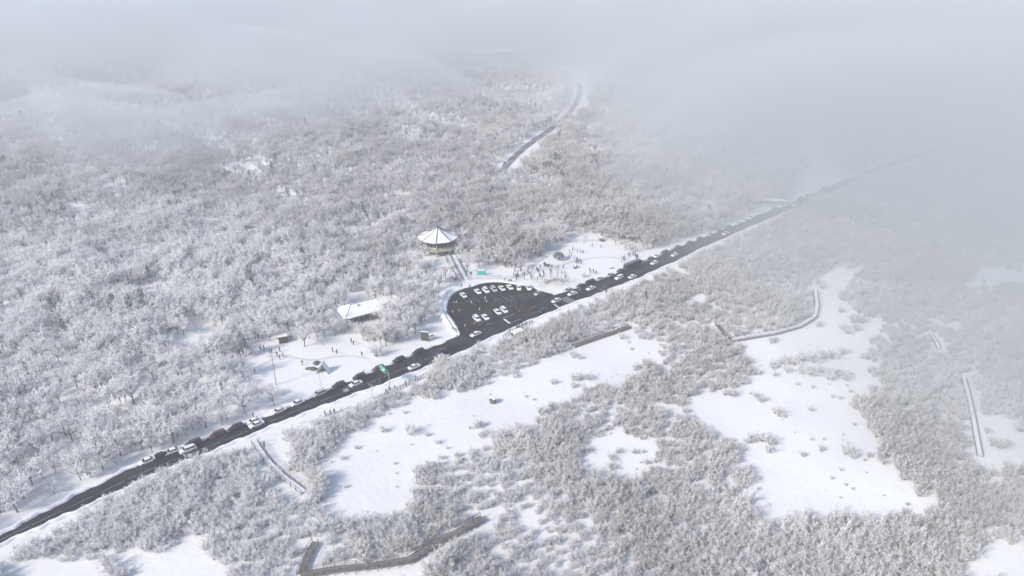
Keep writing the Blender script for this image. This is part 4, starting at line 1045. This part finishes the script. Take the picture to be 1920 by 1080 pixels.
# long low wall/rail right of the teal board
# green road sign
base = at(731, 730); r = road_dir(725); t = thing('road_sign', 'green road direction sign on a tall curved grey pole over the road', 'road sign', base, r)
mb = MB(); mb.tube((0, 0, 0), (0, 0, 6.2), .14, .11, 8)
mb.tube((0, 0, 6.2), (-.1, .5, 6.9), .11, .1, 8); mb.tube((-.1, .5, 6.9), (-.2, 4.6, 7.3), .1, .07, 8); mb.build('pole', M['steel'], t)
mb = MB(); mb.tube((0, 0, 5.6), (-.15, 4.2, 6.3), .06, .05, 6); mb.build('arm', M['steel'], t)
mb = MB(); mb.box((-.42, 2.9, 6.7), (.10, 3.7, 2.3)); pn = mb.build('sign_panel', M['green'], t)
for k, (y, z, w, hh) in enumerate(((1.75, 7.2, .9, .22), (3.9, 7.2, 1.0, .22), (2.8, 6.3, 1.3, .25), (2.8, 7.0, .10, .9), (2.3, 6.75, .8, .1))):
    mb = MB(); mb.box((-.485, y, z), (.03, w, hh)); mb.build('sign_print', M['signwhite'], pn)
# utility poles
def upole(a, b_, h, label, arms=True):
    p = atg(a, b_); t = thing('utility_pole', label, 'pole', p, road_dir(a) + .2, None)
    mb = MB(); mb.tube((0, 0, -.2), (0, 0, h), .17, .11, 8); mb.build('post', M['pole'], t)
    if arms:
        for z, w in ((h - .5, 1.7), (h - 1.6, 1.2)):
            mb = MB(); mb.box((0, 0, z), (.1, w, .12)); c_ = mb.build('crossarm', M['steel'], t)
            for s in (-.45, 0, .45): mb = MB(); mb.tube((0, s * w, z + .06), (0, s * w, z + .3), .05, .04, 6); mb.build('insulator', M['signwhite'], c_)
        mb = MB(); mb.tube((.2, .25, h - 4.6), (.2, .25, h - 3.7), .22, .22, 8); mb.build('transformer', M['pole'], t)
    return t
upole(518, 722, 11.5, 'tall grey utility pole standing at the lower edge of the snow field')
def lamppost(a, b_, h, label):
    p = atg(a, b_); t = thing('marker_post', label, 'post', p, road_dir(a))
    mb = MB(); mb.tube((0, 0, -.2), (0, 0, h), .07, .05, 6); mb.build('pole', M['steel'], t)
    mb = MB(); mb.box((0, 0, h - .3), (.06, .5, .5)); mb.build('plate', M['pole'], t); return t
lamppost(602, 728, 5.6, 'thin grey post with a small plate at the roadside below the A frame shelter')
lamppost(699, 747, 5.0, 'pale thin post at the left end of the roadside fence')
lamppost(488, 834, 3.0, 'short post at the head of the small boardwalk under the road')
# viewing deck with dark brown side (below the lot)
p = at(972, 632); t = thing('viewing_shelter', 'small snow roofed shelter with a dark brown side below the road', 'shelter', p, road_dir(975))
mb = MB(); mb.box((0, 0, 2.55), (5.6, 2.8, .22)); rf = mb.build('roof', M['darkwood'], t)
mb = MB(); snowcap(mb, (-.3, 0, 2.84), (5.0, 2.7, .34)); mb.build('snow_layer', M['roofsnow'], rf)
mb = MB(); mb.box((2.55, 0, 1.2), (.2, 2.6, 2.5)); mb.build('side_wall', M['darkwood'], t)
mb = MB(); mb.box((0, 1.2, 1.2), (4.8, .16, 2.5)); mb.build('back_wall', M['darkwood'], t)
for s in (-2.4, 0): mb = MB(); mb.tube((s, -1.2, 0), (s, -1.2, 2.5), .09, .09, 6); mb.build('post', M['wood'], t)

# ------------------------------------------------------------------ fences and boardwalks
def fence(pts, gap, h, label, rails=2, r=.07, name='fence', z=0):
    P_ = resample([(p[0], p[1]) for p in pts], gap); t = thing(name, label, 'fence', (P_[0][0], P_[0][1], 0)); o0 = Vector((P_[0][0], P_[0][1], 0))
    m = MB(); m.tube((0, 0, -.1), (0, 0, h), r, r * .9, 6); m.tube((0, 0, h), (0, 0, h + .07), r, r * .6, 6, m=0); pm = m.mesh('post', M['wood'])
    for q in P_: link('post', pm, t, (q[0] - o0.x, q[1] - o0.y, gz(*q) + z))
    for k in range(rails):
        zz = h * (.9 - .4 * k) + z
        mb = MB(); mc = MB()
        for a, c in zip(P_[:-1], P_[1:]):
            A_ = Vector((a[0] - o0.x, a[1] - o0.y, gz(*a) + zz)); B_ = Vector((c[0] - o0.x, c[1] - o0.y, gz(*c) + zz)); mb.tube(A_, B_, r * .6, r * .6, 4)
            if k == 0: U = Vector((0, 0, r * .9)); mc.tube(A_ + U, B_ + U, r * .7, r * .7, 4)
        rl = mb.build('rail', M['wood'], t)
        if k == 0: mc.build('snow_layer', M['roofsnow'], rl)
    return t
fence([at(*q) for q in ((703, 752), (722, 743), (750, 730), (780, 715), (800, 705))], 1.25, 1.5, 'close set dark post fence along the verge right of the green sign', r=.13)
fence([at(*q) for q in ((612, 781), (630, 776), (655, 768))], 2.2, 1.0, 'short low fence along the verge below the black parked cars', r=.07)
fence([at(*q) for q in ((944, 634), (960, 624), (978, 614), (998, 606))], 1.3, 1.4, 'dark post fence behind the brown sided shelter', r=.12)
fence([at(*q) for q in ((912, 518), (925, 519), (938, 518))], 2.5, 1.0, 'low rail fence right of the teal board')
fence([at(*q) for q in ((1095, 455), (1112, 452), (1126, 453), (1150, 446))], 2.5, 1.3, 'faint rail fence across the top of the open snow field')
fence([at(*q) for q in ((1052, 437), (1078, 434), (1096, 443), (1094, 456))], 2.5, 1.3, 'faint bent fence at the upper left of the open snow field')

def boardwalk(pts, width, dz, gap, label, name='boardwalk', rail_h=1.1, step=.6, snow=False, skirt=False, both=True):
    pts = [Vector((p[0], p[1], 0)) for p in pts]; o0 = pts[0].copy(); t = thing(name, label, 'boardwalk', o0)
    P_ = resample([(p.x, p.y) for p in pts], gap)
    post = MB(); post.box((0, 0, (dz + rail_h) / 2 - .2), (.13, .13, dz + rail_h + .4)); pm = post.mesh('post', M['wood'])
    cache = {}
    nrm = []
    for i, q in enumerate(P_):
        d = P_[min(i + 1, len(P_) - 1)] - P_[max(i - 1, 0)]; d = d / np.hypot(*d); nrm.append(np.array([-d[1], d[0]]))
    for i, q in enumerate(P_):
        z = gz(*q)
        for s in ((-1, 1) if both else (1,)):
            w = q + nrm[i] * s * width / 2; link('post', pm, t, (w[0] - o0.x, w[1] - o0.y, z))
    for i in range(len(P_) - 1):
        a, c = P_[i], P_[i + 1]; za, zc = gz(*a) + dz, gz(*c) + dz; mb = MB()
        A0, A1 = a + nrm[i] * width / 2, a - nrm[i] * width / 2; C0, C1 = c + nrm[i + 1] * width / 2, c - nrm[i + 1] * width / 2
        vv = [(A0[0] - o0.x, A0[1] - o0.y, za), (A1[0] - o0.x, A1[1] - o0.y, za), (C1[0] - o0.x, C1[1] - o0.y, zc), (C0[0] - o0.x, C0[1] - o0.y, zc)]
        mb.v = [(x, y, z_ - .18) for x, y, z_ in vv] + vv
        for f in ((3, 2, 1, 0), (4, 5, 6, 7), (0, 1, 5, 4), (1, 2, 6, 5), (2, 3, 7, 6), (3, 0, 4, 7)): mb.face(list(f))
        dk = mb.build('deck_panel', M['wood'], t)
        ms = MB(); n4 = len(vv); V4 = [Vector(v_) for v_ in vv]; cc = sum(V4, Vector()) / 4
        pr_ = [V4[1], V4[0], V4[3], V4[2]]; lo = [v_.lerp(w_, .06) + Vector((0, 0, .004)) for v_, w_ in zip(V4, pr_)]; hi = [v_.lerp(w_, .10) + Vector((0, 0, .10)) for v_, w_ in zip(V4, pr_)]; ms.v = [tuple(v_) for v_ in lo + hi]
        for f in ((4, 5, 6, 7), (0, 1, 5, 4), (1, 2, 6, 5), (2, 3, 7, 6), (3, 0, 4, 7)): ms.face(list(f))
        if snow: ms.build('snow_layer', M['roofsnow'], dk)
        for s, (p_, q_) in ((1, (A0, C0)), (-1, (A1, C1))):
            if not both and s < 0: continue
            for k in (1.0, .55):
                mb = MB(); mb.tube((p_[0] - o0.x, p_[1] - o0.y, za + rail_h * k - .03), (q_[0] - o0.x, q_[1] - o0.y, zc + rail_h * k - .03), .055, .055, 4); mb.build('rail', M['wood'], t)
            if skirt:
                mb = MB(); A_ = Vector((p_[0] - o0.x, p_[1] - o0.y, za - .18)); B_ = Vector((q_[0] - o0.x, q_[1] - o0.y, zc - .18)); dn = Vector((0, 0, -dz - .1)); e = Vector((nrm[i][0], nrm[i][1], 0)) * .06 * s
                mb.v = [tuple(x_) for x_ in (A_, B_, B_ + dn, A_ + dn, A_ + e, B_ + e, B_ + dn + e, A_ + dn + e)]
                for f in ((3, 2, 1, 0), (4, 5, 6, 7), (0, 1, 5, 4), (1, 2, 6, 5), (2, 3, 7, 6), (3, 0, 4, 7)): mb.face(list(f))
                mb.build('side_board', M['wood'], t, recalc=True)
    return t
boardwalk([atg(*q) for q in ((566, 1084), (620, 1074), (700, 1066), (766, 1056), (800, 1034), (830, 1015), (865, 1000), (905, 976))], 1.9, 1.1, 2.4, 'raised wooden boardwalk with railings bending through the heath at the bottom')
boardwalk([atg(*q) for q in ((564, 1083), (571, 1060), (580, 1040), (592, 1022))], 1.6, 1.1, 2.4, 'short wooden boardwalk branch leading up from the bottom boardwalk')
boardwalk([atg(*q) for q in ((478, 832), (490, 850), (503, 868), (530, 895), (570, 925))], 1.7, .6, 2.4, 'narrow wooden boardwalk with two rails leaving the road at lower left', snow=True)
boardwalk([atg(*q) for q in ((1837, 856), (1829, 815), (1820, 765), (1806, 710))], 1.5, .4, 3, 'long straight snow covered boardwalk through the misty heath at right', snow=True, rail_h=.45)
boardwalk([atg(*q) for q in ((1760, 655), (1753, 640), (1744, 628))], 1.3, .4, 3, 'short snow covered boardwalk end far up in the heath at right', snow=True, rail_h=.45)
boardwalk([atg(*q) for q in ((1372, 641), (1410, 634), (1455, 627), (1500, 614), (1527, 597), (1531, 575), (1528, 548))], 1.6, .9, 3, 'grey boardwalk edging the brush above the wide white clearing', snow=True, skirt=True, rail_h=.8)
boardwalk([atg(*q) for q in ((1344, 612), (1356, 628), (1368, 639))], 1.5, .9, 3, 'short boardwalk spur meeting the grey boardwalk at its left corner', rail_h=.8)
boardwalk([atg(*q) for q in ((1075, 651), (1095, 644), (1130, 632), (1160, 622), (1180, 615))], 1.8, 1.0, 3, 'dark boardwalk edging the belt of brush at the long white clearing', skirt=True, rail_h=.9)
# misty snowy wall by the road, faint far buildings
A, B = at(1414, 381), at(1478, 384); d = B - A; t = thing('retaining_wall', 'snow topped wall beside the misty road far to the right', 'wall', (A + B) / 2, math.atan2(d.y, d.x))
mb = MB(); mb.box((0, 0, 1.1), (d.length, .8, 2.4)); mb.build('wall', M['stone'], t); mb = MB(); snowcap(mb, (0, 0, 2.6), (d.length, 3.0, .7)); mb.build('snow_cap', M['roofsnow'], t)
def far_house(a, b_, w, dp, h, label, rz):
    p = atg(a, b_); t = thing('house', label, 'house', p, rz); mb = MB(); mb.box((0, 0, h / 2 - .5), (w, dp, h + 1)); wl = mb.build('wall', M['wall'], t)
    for k in range(int(w // 4)): mb = MB(); mb.box((-w / 2 + 2 + k * 4, -dp / 2 - .03, h * .55), (1.8, .1, 1.3)); mb.build('window', M['window'], wl)
    mb = MB(); mb.v = [(-w / 2 - .6, -dp / 2 - .6, h), (w / 2 + .6, -dp / 2 - .6, h), (w / 2 + .6, dp / 2 + .6, h), (-w / 2 - .6, dp / 2 + .6, h), (-w / 2 - .6, 0, h + dp * .28), (w / 2 + .6, 0, h + dp * .28)]
    for f in ((0, 1, 5, 4), (2, 3, 4, 5), (1, 2, 5), (3, 0, 4), (3, 2, 1, 0)): mb.face(list(f))
    mb.build('roof', M['roofsnow'], t)
far_house(905, 108, 30, 14, 7, 'ghostly pale house with snowy roof left of the far road in the fog', .1)
far_house(950, 107, 34, 16, 8, 'larger ghostly pale house nearest the far road in the fog', .05)
far_house(1110, 134, 18, 10, 4, 'small faint house right of the far curving road', -.1)
far_house(651, 516, 6, 4, 2.6, 'tiny snow roofed hut hidden among trees above the hip roofed building', .3)

# ------------------------------------------------------------------ people
def skin_person(pose):
    me = bpy.data.meshes.new('person_skin'); V_, E_, Rr = [], [], []
    def add(p, r, par=None):
        V_.append(p); Rr.append(r)
        if par is not None: E_.append((par, len(V_) - 1))
        return len(V_) - 1
    st = pose == 'walk'; pel = add((0, 0, .92), (.17, .13)); ch = add((0, 0, 1.22), (.20, .14), pel); sh = add((0, 0, 1.42), (.15, .11), ch); nk = add((0, .0, 1.52), (.065, .065), sh)
    hd = add((0, -.02, 1.64), (.10, .115), nk); add((0, -.01, 1.76), (.075, .085), hd); 
    for s in (-1, 1):
        f = s * (.22 if st else .02)
        hp = add((s * .10, 0, .84), (.11, .11), pel); kn = add((s * .11, -f * .6 - .02, .48), (.075, .08), hp); an = add((s * .11, f * -1.0 + (.05 if st else 0), .10), (.055, .06), kn); add((s * .12, -f - .14, .04), (.05, .04), an)
        so = add((s * .19, 0, 1.40), (.075, .075), sh)
        if pose == 'photo': el = add((s * .27, -.10, 1.16), (.055, .055), so); ha = add((s * .12, -.34, 1.36), (.045, .045), el)
        elif pose == 'wave' and s > 0: el = add((.36, 0, 1.62), (.055, .055), so); ha = add((.40, -.02, 1.88), (.045, .045), el)
        else: el = add((s * .27, f * .5, 1.14), (.055, .055), so); ha = add((s * .25, f * .7 - .08, .90), (.045, .045), el)
    me.from_pydata(V_, E_, []); o = bpy.data.objects.new('tmp', me); col.objects.link(o)
    md = o.modifiers.new('s', 'SKIN'); o.modifiers.new('u', 'SUBSURF').levels = 1
    for i, r_ in enumerate(Rr): me.skin_vertices[0].data[i].radius = r_
    me.skin_vertices[0].data[0].use_root = True
    dg = bpy.context.evaluated_depsgraph_get(); m2 = bpy.data.meshes.new_from_object(o.evaluated_get(dg)); bpy.data.objects.remove(o); bpy.data.meshes.remove(me)
    return m2
M['skin'] = mat('skin', (.45, .30, .22), .6); M['hair'] = mat('dark_hair', (.02, .016, .014), .6); M['boot'] = mat('boots', (.02, .02, .02), .6); M['trouser'] = mat('dark_trousers', (.03, .032, .04), .85)
COATS = {'black': (.015, .015, .018), 'navy': (.02, .03, .07), 'grey': (.09, .09, .10), 'red': (.25, .03, .03), 'beige': (.35, .28, .20), 'white': (.7, .7, .7), 'brown': (.09, .055, .035)}
for k, c in COATS.items(): M['coat_' + k] = mat('coat_' + k, c, .85)
hat = bmesh.new(); bmesh.ops.create_uvsphere(hat, u_segments=10, v_segments=6, radius=.118); bmesh.ops.delete(hat, geom=[f for f in hat.faces if f.calc_center_median().z < -.03 and f.calc_center_median().y < .02], context='FACES')
HAT = bpy.data.meshes.new('hat'); hat.to_mesh(HAT); hat.free(); HAT.materials.append(M['hair'])
nose = MB(); nose.tube((0, -.11, .02), (0, -.145, -.02), .02, 0, 4); 
PPL = {}
for pz in ('stand', 'walk', 'photo', 'wave'):
    base_m = skin_person(pz)
    for ck in COATS:
        m = base_m.copy(); m.materials.clear()
        for mm in (M['coat_' + ck], M['trouser'], M['skin'], M['boot']): m.materials.append(mm)
        for p_ in m.polygons:
            c = p_.center; p_.use_smooth = True
            p_.material_index = 3 if c.z < .13 else 1 if c.z < .80 and abs(c.x) < .2 else 2 if c.z > 1.50 and abs(c.x) < .15 else 0
        PPL[pz, ck] = m
def person(a, b_, ck, label, pz=None, s=1.0, group=None, rz=None):
    p = atg(a, b_); pz = pz or random.choice(['stand', 'walk', 'stand', 'photo', 'walk'])
    z = p.z
    if in_poly([a], [b_], LOT_IMG + [(1040, 566), (862, 626)])[0]: z = ZR
    t = thing('person', label, 'person', (p.x, p.y, z), random.uniform(0, 6.28) if rz is None else rz, group); t.scale = (s * 1.12,) * 3
    link('body', PPL[pz, ck], t); link('hat', HAT, t, (0, 0, 1.70)); return t
dark = lambda: random.choice(['black', 'black', 'black', 'navy', 'grey', 'brown'])
PEOPLE = [  # foot x, foot y, coat, label
 (489, 657, 'black', 'person in black, left of a close pair below the forked tree'), (495, 656, 'navy', 'person in navy, right of a close pair below the forked tree'),
 (506, 664, 'black', 'person in black left of the group under the dark shed'), (510, 663, 'grey', 'person in grey beside the group under the dark shed'), (525, 660, 'black', 'person in black at the top of the group under the dark shed'),
 (520, 668, 'black', 'person in black at the left of the group under the dark shed'), (525, 674, 'black', 'person in black at the bottom of the group under the dark shed'), (531, 669, 'grey', 'person in grey at the right of the group under the dark shed'),
 (624, 660, 'black', 'person in black standing alone in the middle of the snow field'), (659, 643, 'black', 'person in black walking below the undergrowth of the building'), (663, 647, 'brown', 'person in brown following below the undergrowth of the building'),
 (567, 684, 'black', 'person in black just left of the A frame shelter'), (478, 700, 'black', 'lone person in black left of the tall utility pole'), (440, 703, 'black', 'person in black at the far lower left of the snow field'), (446, 703, 'navy', 'person in navy near the lower left of the snow field'), (449, 700, 'black', 'person in black nearest the shade at the left of the snow field'),
 (455, 709, 'grey', 'person in grey lowest of the group left on the snow field'), (458, 710, 'black', 'person in black lowest right of the group left on the snow field'), (418, 711, 'black', 'person in black in the shade among trees at the left end of the snow field'), (423, 722, 'navy', 'person in navy further down in the shade at the left end of the snow field'),
 (440, 670, 'black', 'person in black crouching in the shade below the slim tree', ), (449, 667, 'navy', 'person in navy standing in the shade below the slim tree'),
 (458, 636, 'black', 'person in black at the top left edge of the snow field'), (485, 635, 'black', 'person in black under the forked tree'), (492, 634, 'brown', 'person in brown under the forked tree'), (632, 664, 'grey', 'person in grey near the one standing alone on the snow field'), (679, 668, 'grey', 'person in grey by the brushy tree on the snow field'),
 (610, 780, 'black', 'person in black first at the left on the verge below the black cars'), (620, 778, 'black', 'person in black in the middle of three on the verge below the black cars'), (627, 776, 'navy', 'person in navy on the right of three on the verge below the black cars'),
 (475, 783, 'black', 'person in black beside the white parked car at lower left'), (496, 838, 'black', 'person in black at the head of the narrow boardwalk'),
 (1126, 465, 'grey', 'person in grey below the rail fence at the top of the snow field'), (1110, 463, 'navy', 'person in navy below the bent fence on the open snow field'),
 (812, 573, 'black', 'person in black left of the lot on the snow bank'), (851, 572, 'beige', 'person in beige at the left edge of the lot'), (856, 572, 'white', 'person in white at the left edge of the lot'), (884, 572, 'white', 'person in white below the single white car in the lot'),
 (849, 590, 'white', 'person in white by the left kerb of the lot'), (861, 588, 'beige', 'person in beige near the left kerb of the lot'), (872, 616, 'white', 'person in white crossing near the lot mouth'), (890, 612, 'beige', 'person in beige in front of the lower lot row'), (857, 632, 'white', 'person in white on the kerb corner of the lot mouth'),
 (849, 621, 'black', 'person in black on the kerb corner of the lot mouth'), (865, 538, 'black', 'person in black at the upper left rim of the lot'), (881, 541, 'black', 'person in black between the single car and the upper lot row')]
for q in PEOPLE: person(*q[:4])
def crowd(n, pick, where, group, cols=None):
    for _ in range(n):
        a, b_ = pick(); ck = random.choice(cols) if cols else dark()
        pz = random.choice(['stand', 'walk', 'photo', 'wave']); sc_ = random.choice([1, 1, 1, .7])
        w_ = {'stand': 'standing', 'walk': 'walking', 'photo': 'hands raised', 'wave': 'one arm up'}[pz]
        person(a, b_, ck, ('small child' if sc_ < .9 else 'person') + ' in %s, %s %s' % (ck, w_, where), pz=pz, group=group, s=sc_)
U = random.uniform
crowd(12, lambda: (U(843, 870), U(524, 529)), 'in the knot at the stair foot', 'visitors at the foot of the stair')
crowd(6, lambda: (lambda t: (846 + 10 * t + U(-3, 3), 494 + 14 * t))(U(0, 1)), 'climbing the upper part of the stair', 'visitors on the stair')
crowd(4, lambda: (U(873, 885), U(510, 520)), 'right of the foot of the stair', 'visitors right of the stair')
crowd(5, lambda: (U(946, 962), U(527, 531)), 'in the short row behind the upper lot row', 'visitors behind the lot')
crowd(26, lambda: (U(960, 1012), U(505, 527)), 'on trodden snow above the upper lot row', 'visitors on the trodden snow above the lot')
crowd(16, lambda: (U(945, 975), U(490, 506)), 'at the wood edge above the lot', 'visitors at the wood edge')
crowd(25, lambda: (U(1012, 1062), U(498, 524)), 'around the grey thicket above the lot', 'visitors around the thicket')
crowd(8, lambda: (U(1005, 1030), U(474, 486)), 'left of the round grey tree', 'visitors left of the round tree')
crowd(18, lambda: (U(1066, 1100), U(466, 496)), 'right of the round grey tree', 'visitors right of the round tree')
crowd(12, lambda: (U(1176, 1203), U(478, 488)), 'in the roadside row by the open snow field', 'visitors lined up by the road')
crowd(5, lambda: (U(1165, 1172), U(484, 492)), 'left of the roadside row', 'visitors left of the row by the road')
crowd(5, lambda: (U(1098, 1122), U(506, 516)), 'beside the parked grey car above the road', 'visitors above the parked cars')
crowd(8, lambda: (U(940, 998), U(600, 612) + 18 - 0) if False else (lambda t: (946 + 50 * t, 631 - 25 * t + U(-2, 2)))(U(0, 1)), 'along the fence behind the brown sided shelter', 'visitors along the lower fence')
crowd(8, lambda: (lambda t: (710 + 90 * t, 745 - 40 * t + U(-2, 1)))(U(0, 1)), 'along the verge fence right of the green sign', 'visitors along the verge fence')
crowd(6, lambda: (U(880, 1005), U(560, 590)), 'walking across the dark asphalt of the lot', 'visitors crossing the lot', ['white', 'beige', 'grey', 'red'])
crowd(6, lambda: (lambda t: (1138 + 30 * t, 628 - 9 * t))(U(0, 1)), 'on the dark boardwalk by the long white clearing', 'visitors on the dark boardwalk', ['white', 'grey', 'beige'])
crowd(3, lambda: (U(1125, 1150), U(547, 553)), 'at the lower road edge below the bus', 'visitors at the lower road edge')
crowd(3, lambda: (U(893, 902), U(470, 476)), 'in the wood right of the pavilion', 'visitors in the wood by the pavilion')

# ------------------------------------------------------------------ air
def volume_mat(name, dens, color=(1, 1, 1), an=-.06):
    m = bpy.data.materials.new(name); m.use_nodes = True; nt = m.node_tree; nt.nodes.clear()
    o = nt.nodes.new('ShaderNodeOutputMaterial'); v = nt.nodes.new('ShaderNodeVolumePrincipled')
    v.inputs['Density'].default_value = dens; v.inputs['Color'].default_value = (*color, 1); v.inputs['Anisotropy'].default_value = an
    v.inputs['Density Attribute'].default_value = ''; v.inputs['Temperature Attribute'].default_value = ''
    nt.links.new(v.outputs[0], o.inputs['Volume']); return m
mb = MB(); mb.box((0, 1500, 62), (6200, 6200, 139)); hz = mb.build('haze', volume_mat('haze_air', HAZE_D, (.76, .79, .81)))
tag(hz, kind='stuff')
# fog bank rolling in from the right and the far end: its top rises smoothly out of the ground
fx = np.linspace(-1400, 2200, 145); fy = np.linspace(-200, 2600, 113)
FX, FY = np.meshgrid(fx, fy)
dY = FY - 430
s_ = np.where(dY > 0, .17 + .16 / (1 + np.exp(-np.clip((FX - 60) / 40, -30, 30))), .38) * dY + 1.1 * 30 * np.log1p(np.exp(np.clip((FX + 2) / 30, -30, 30))) - 4 + .30 * np.maximum(0, FY - 800) + 62 * np.exp(-((FX - 150) / 75) ** 2 - ((FY - 375) / 75) ** 2)
s_ = np.where(FX > 900, np.maximum(s_, 300), s_)
s_ += 30 * np.sin(FX / 85 + 1.5 * np.sin(FY / 120)) * np.sin(FY / 74 + .6) + 13 * np.sin(FX / 31 + FY / 47 + 1.2 * np.sin(FY / 29)) + 35 / (1 + np.exp(-np.clip((FX - 190) / 20, -30, 30)))
s_ -= 88 * np.exp(-((FX - 45) / 120) ** 2 - ((FY - 720) / 340) ** 2) + 80 * np.exp(-((FX - 225) / 70) ** 2 - ((FY - 530) / 80) ** 2)
FZ = np.where(s_ > 0, 116 * (1 - np.exp(-s_ / 150)), s_ * .75); FZ = np.maximum(FZ, -5.5)
n1, n2 = FX.shape; top = np.c_[FX.ravel(), FY.ravel(), FZ.ravel()]; bot_ = np.c_[FX.ravel(), FY.ravel(), np.full(FX.size, -6.2)]
I = np.arange(n1 * n2).reshape(n1, n2); K = n1 * n2
ft = np.c_[I[:-1, :-1].ravel(), I[:-1, 1:].ravel(), I[1:, 1:].ravel(), I[1:, :-1].ravel()]; fb = ft[:, ::-1] + K
side = []
def wall_(ids, flip):
    for a, c in zip(ids[:-1], ids[1:]): side.append([a, c, c + K, a + K] if flip else [c, a, a + K, c + K])
wall_(I[0, :], False); wall_(I[-1, :], True); wall_(I[:, 0], True); wall_(I[:, -1], False)
me = bpy.data.meshes.new('fog_bank'); me.from_pydata(np.vstack([top, bot_]).tolist(), [], ft.tolist() + fb.tolist() + [[int(v) for v in f] for f in side])
bm = bmesh.new(); bm.from_mesh(me); bmesh.ops.recalc_face_normals(bm, faces=bm.faces); bm.to_mesh(me); bm.free()
me.materials.append(volume_mat('fog_air', FOG_D, (.70, .74, .76)))
tag(link('fog', me), 'pale fog bank rolling over the far hills and the right side', 'fog', kind='stuff')
print('objects', len(bpy.data.objects))
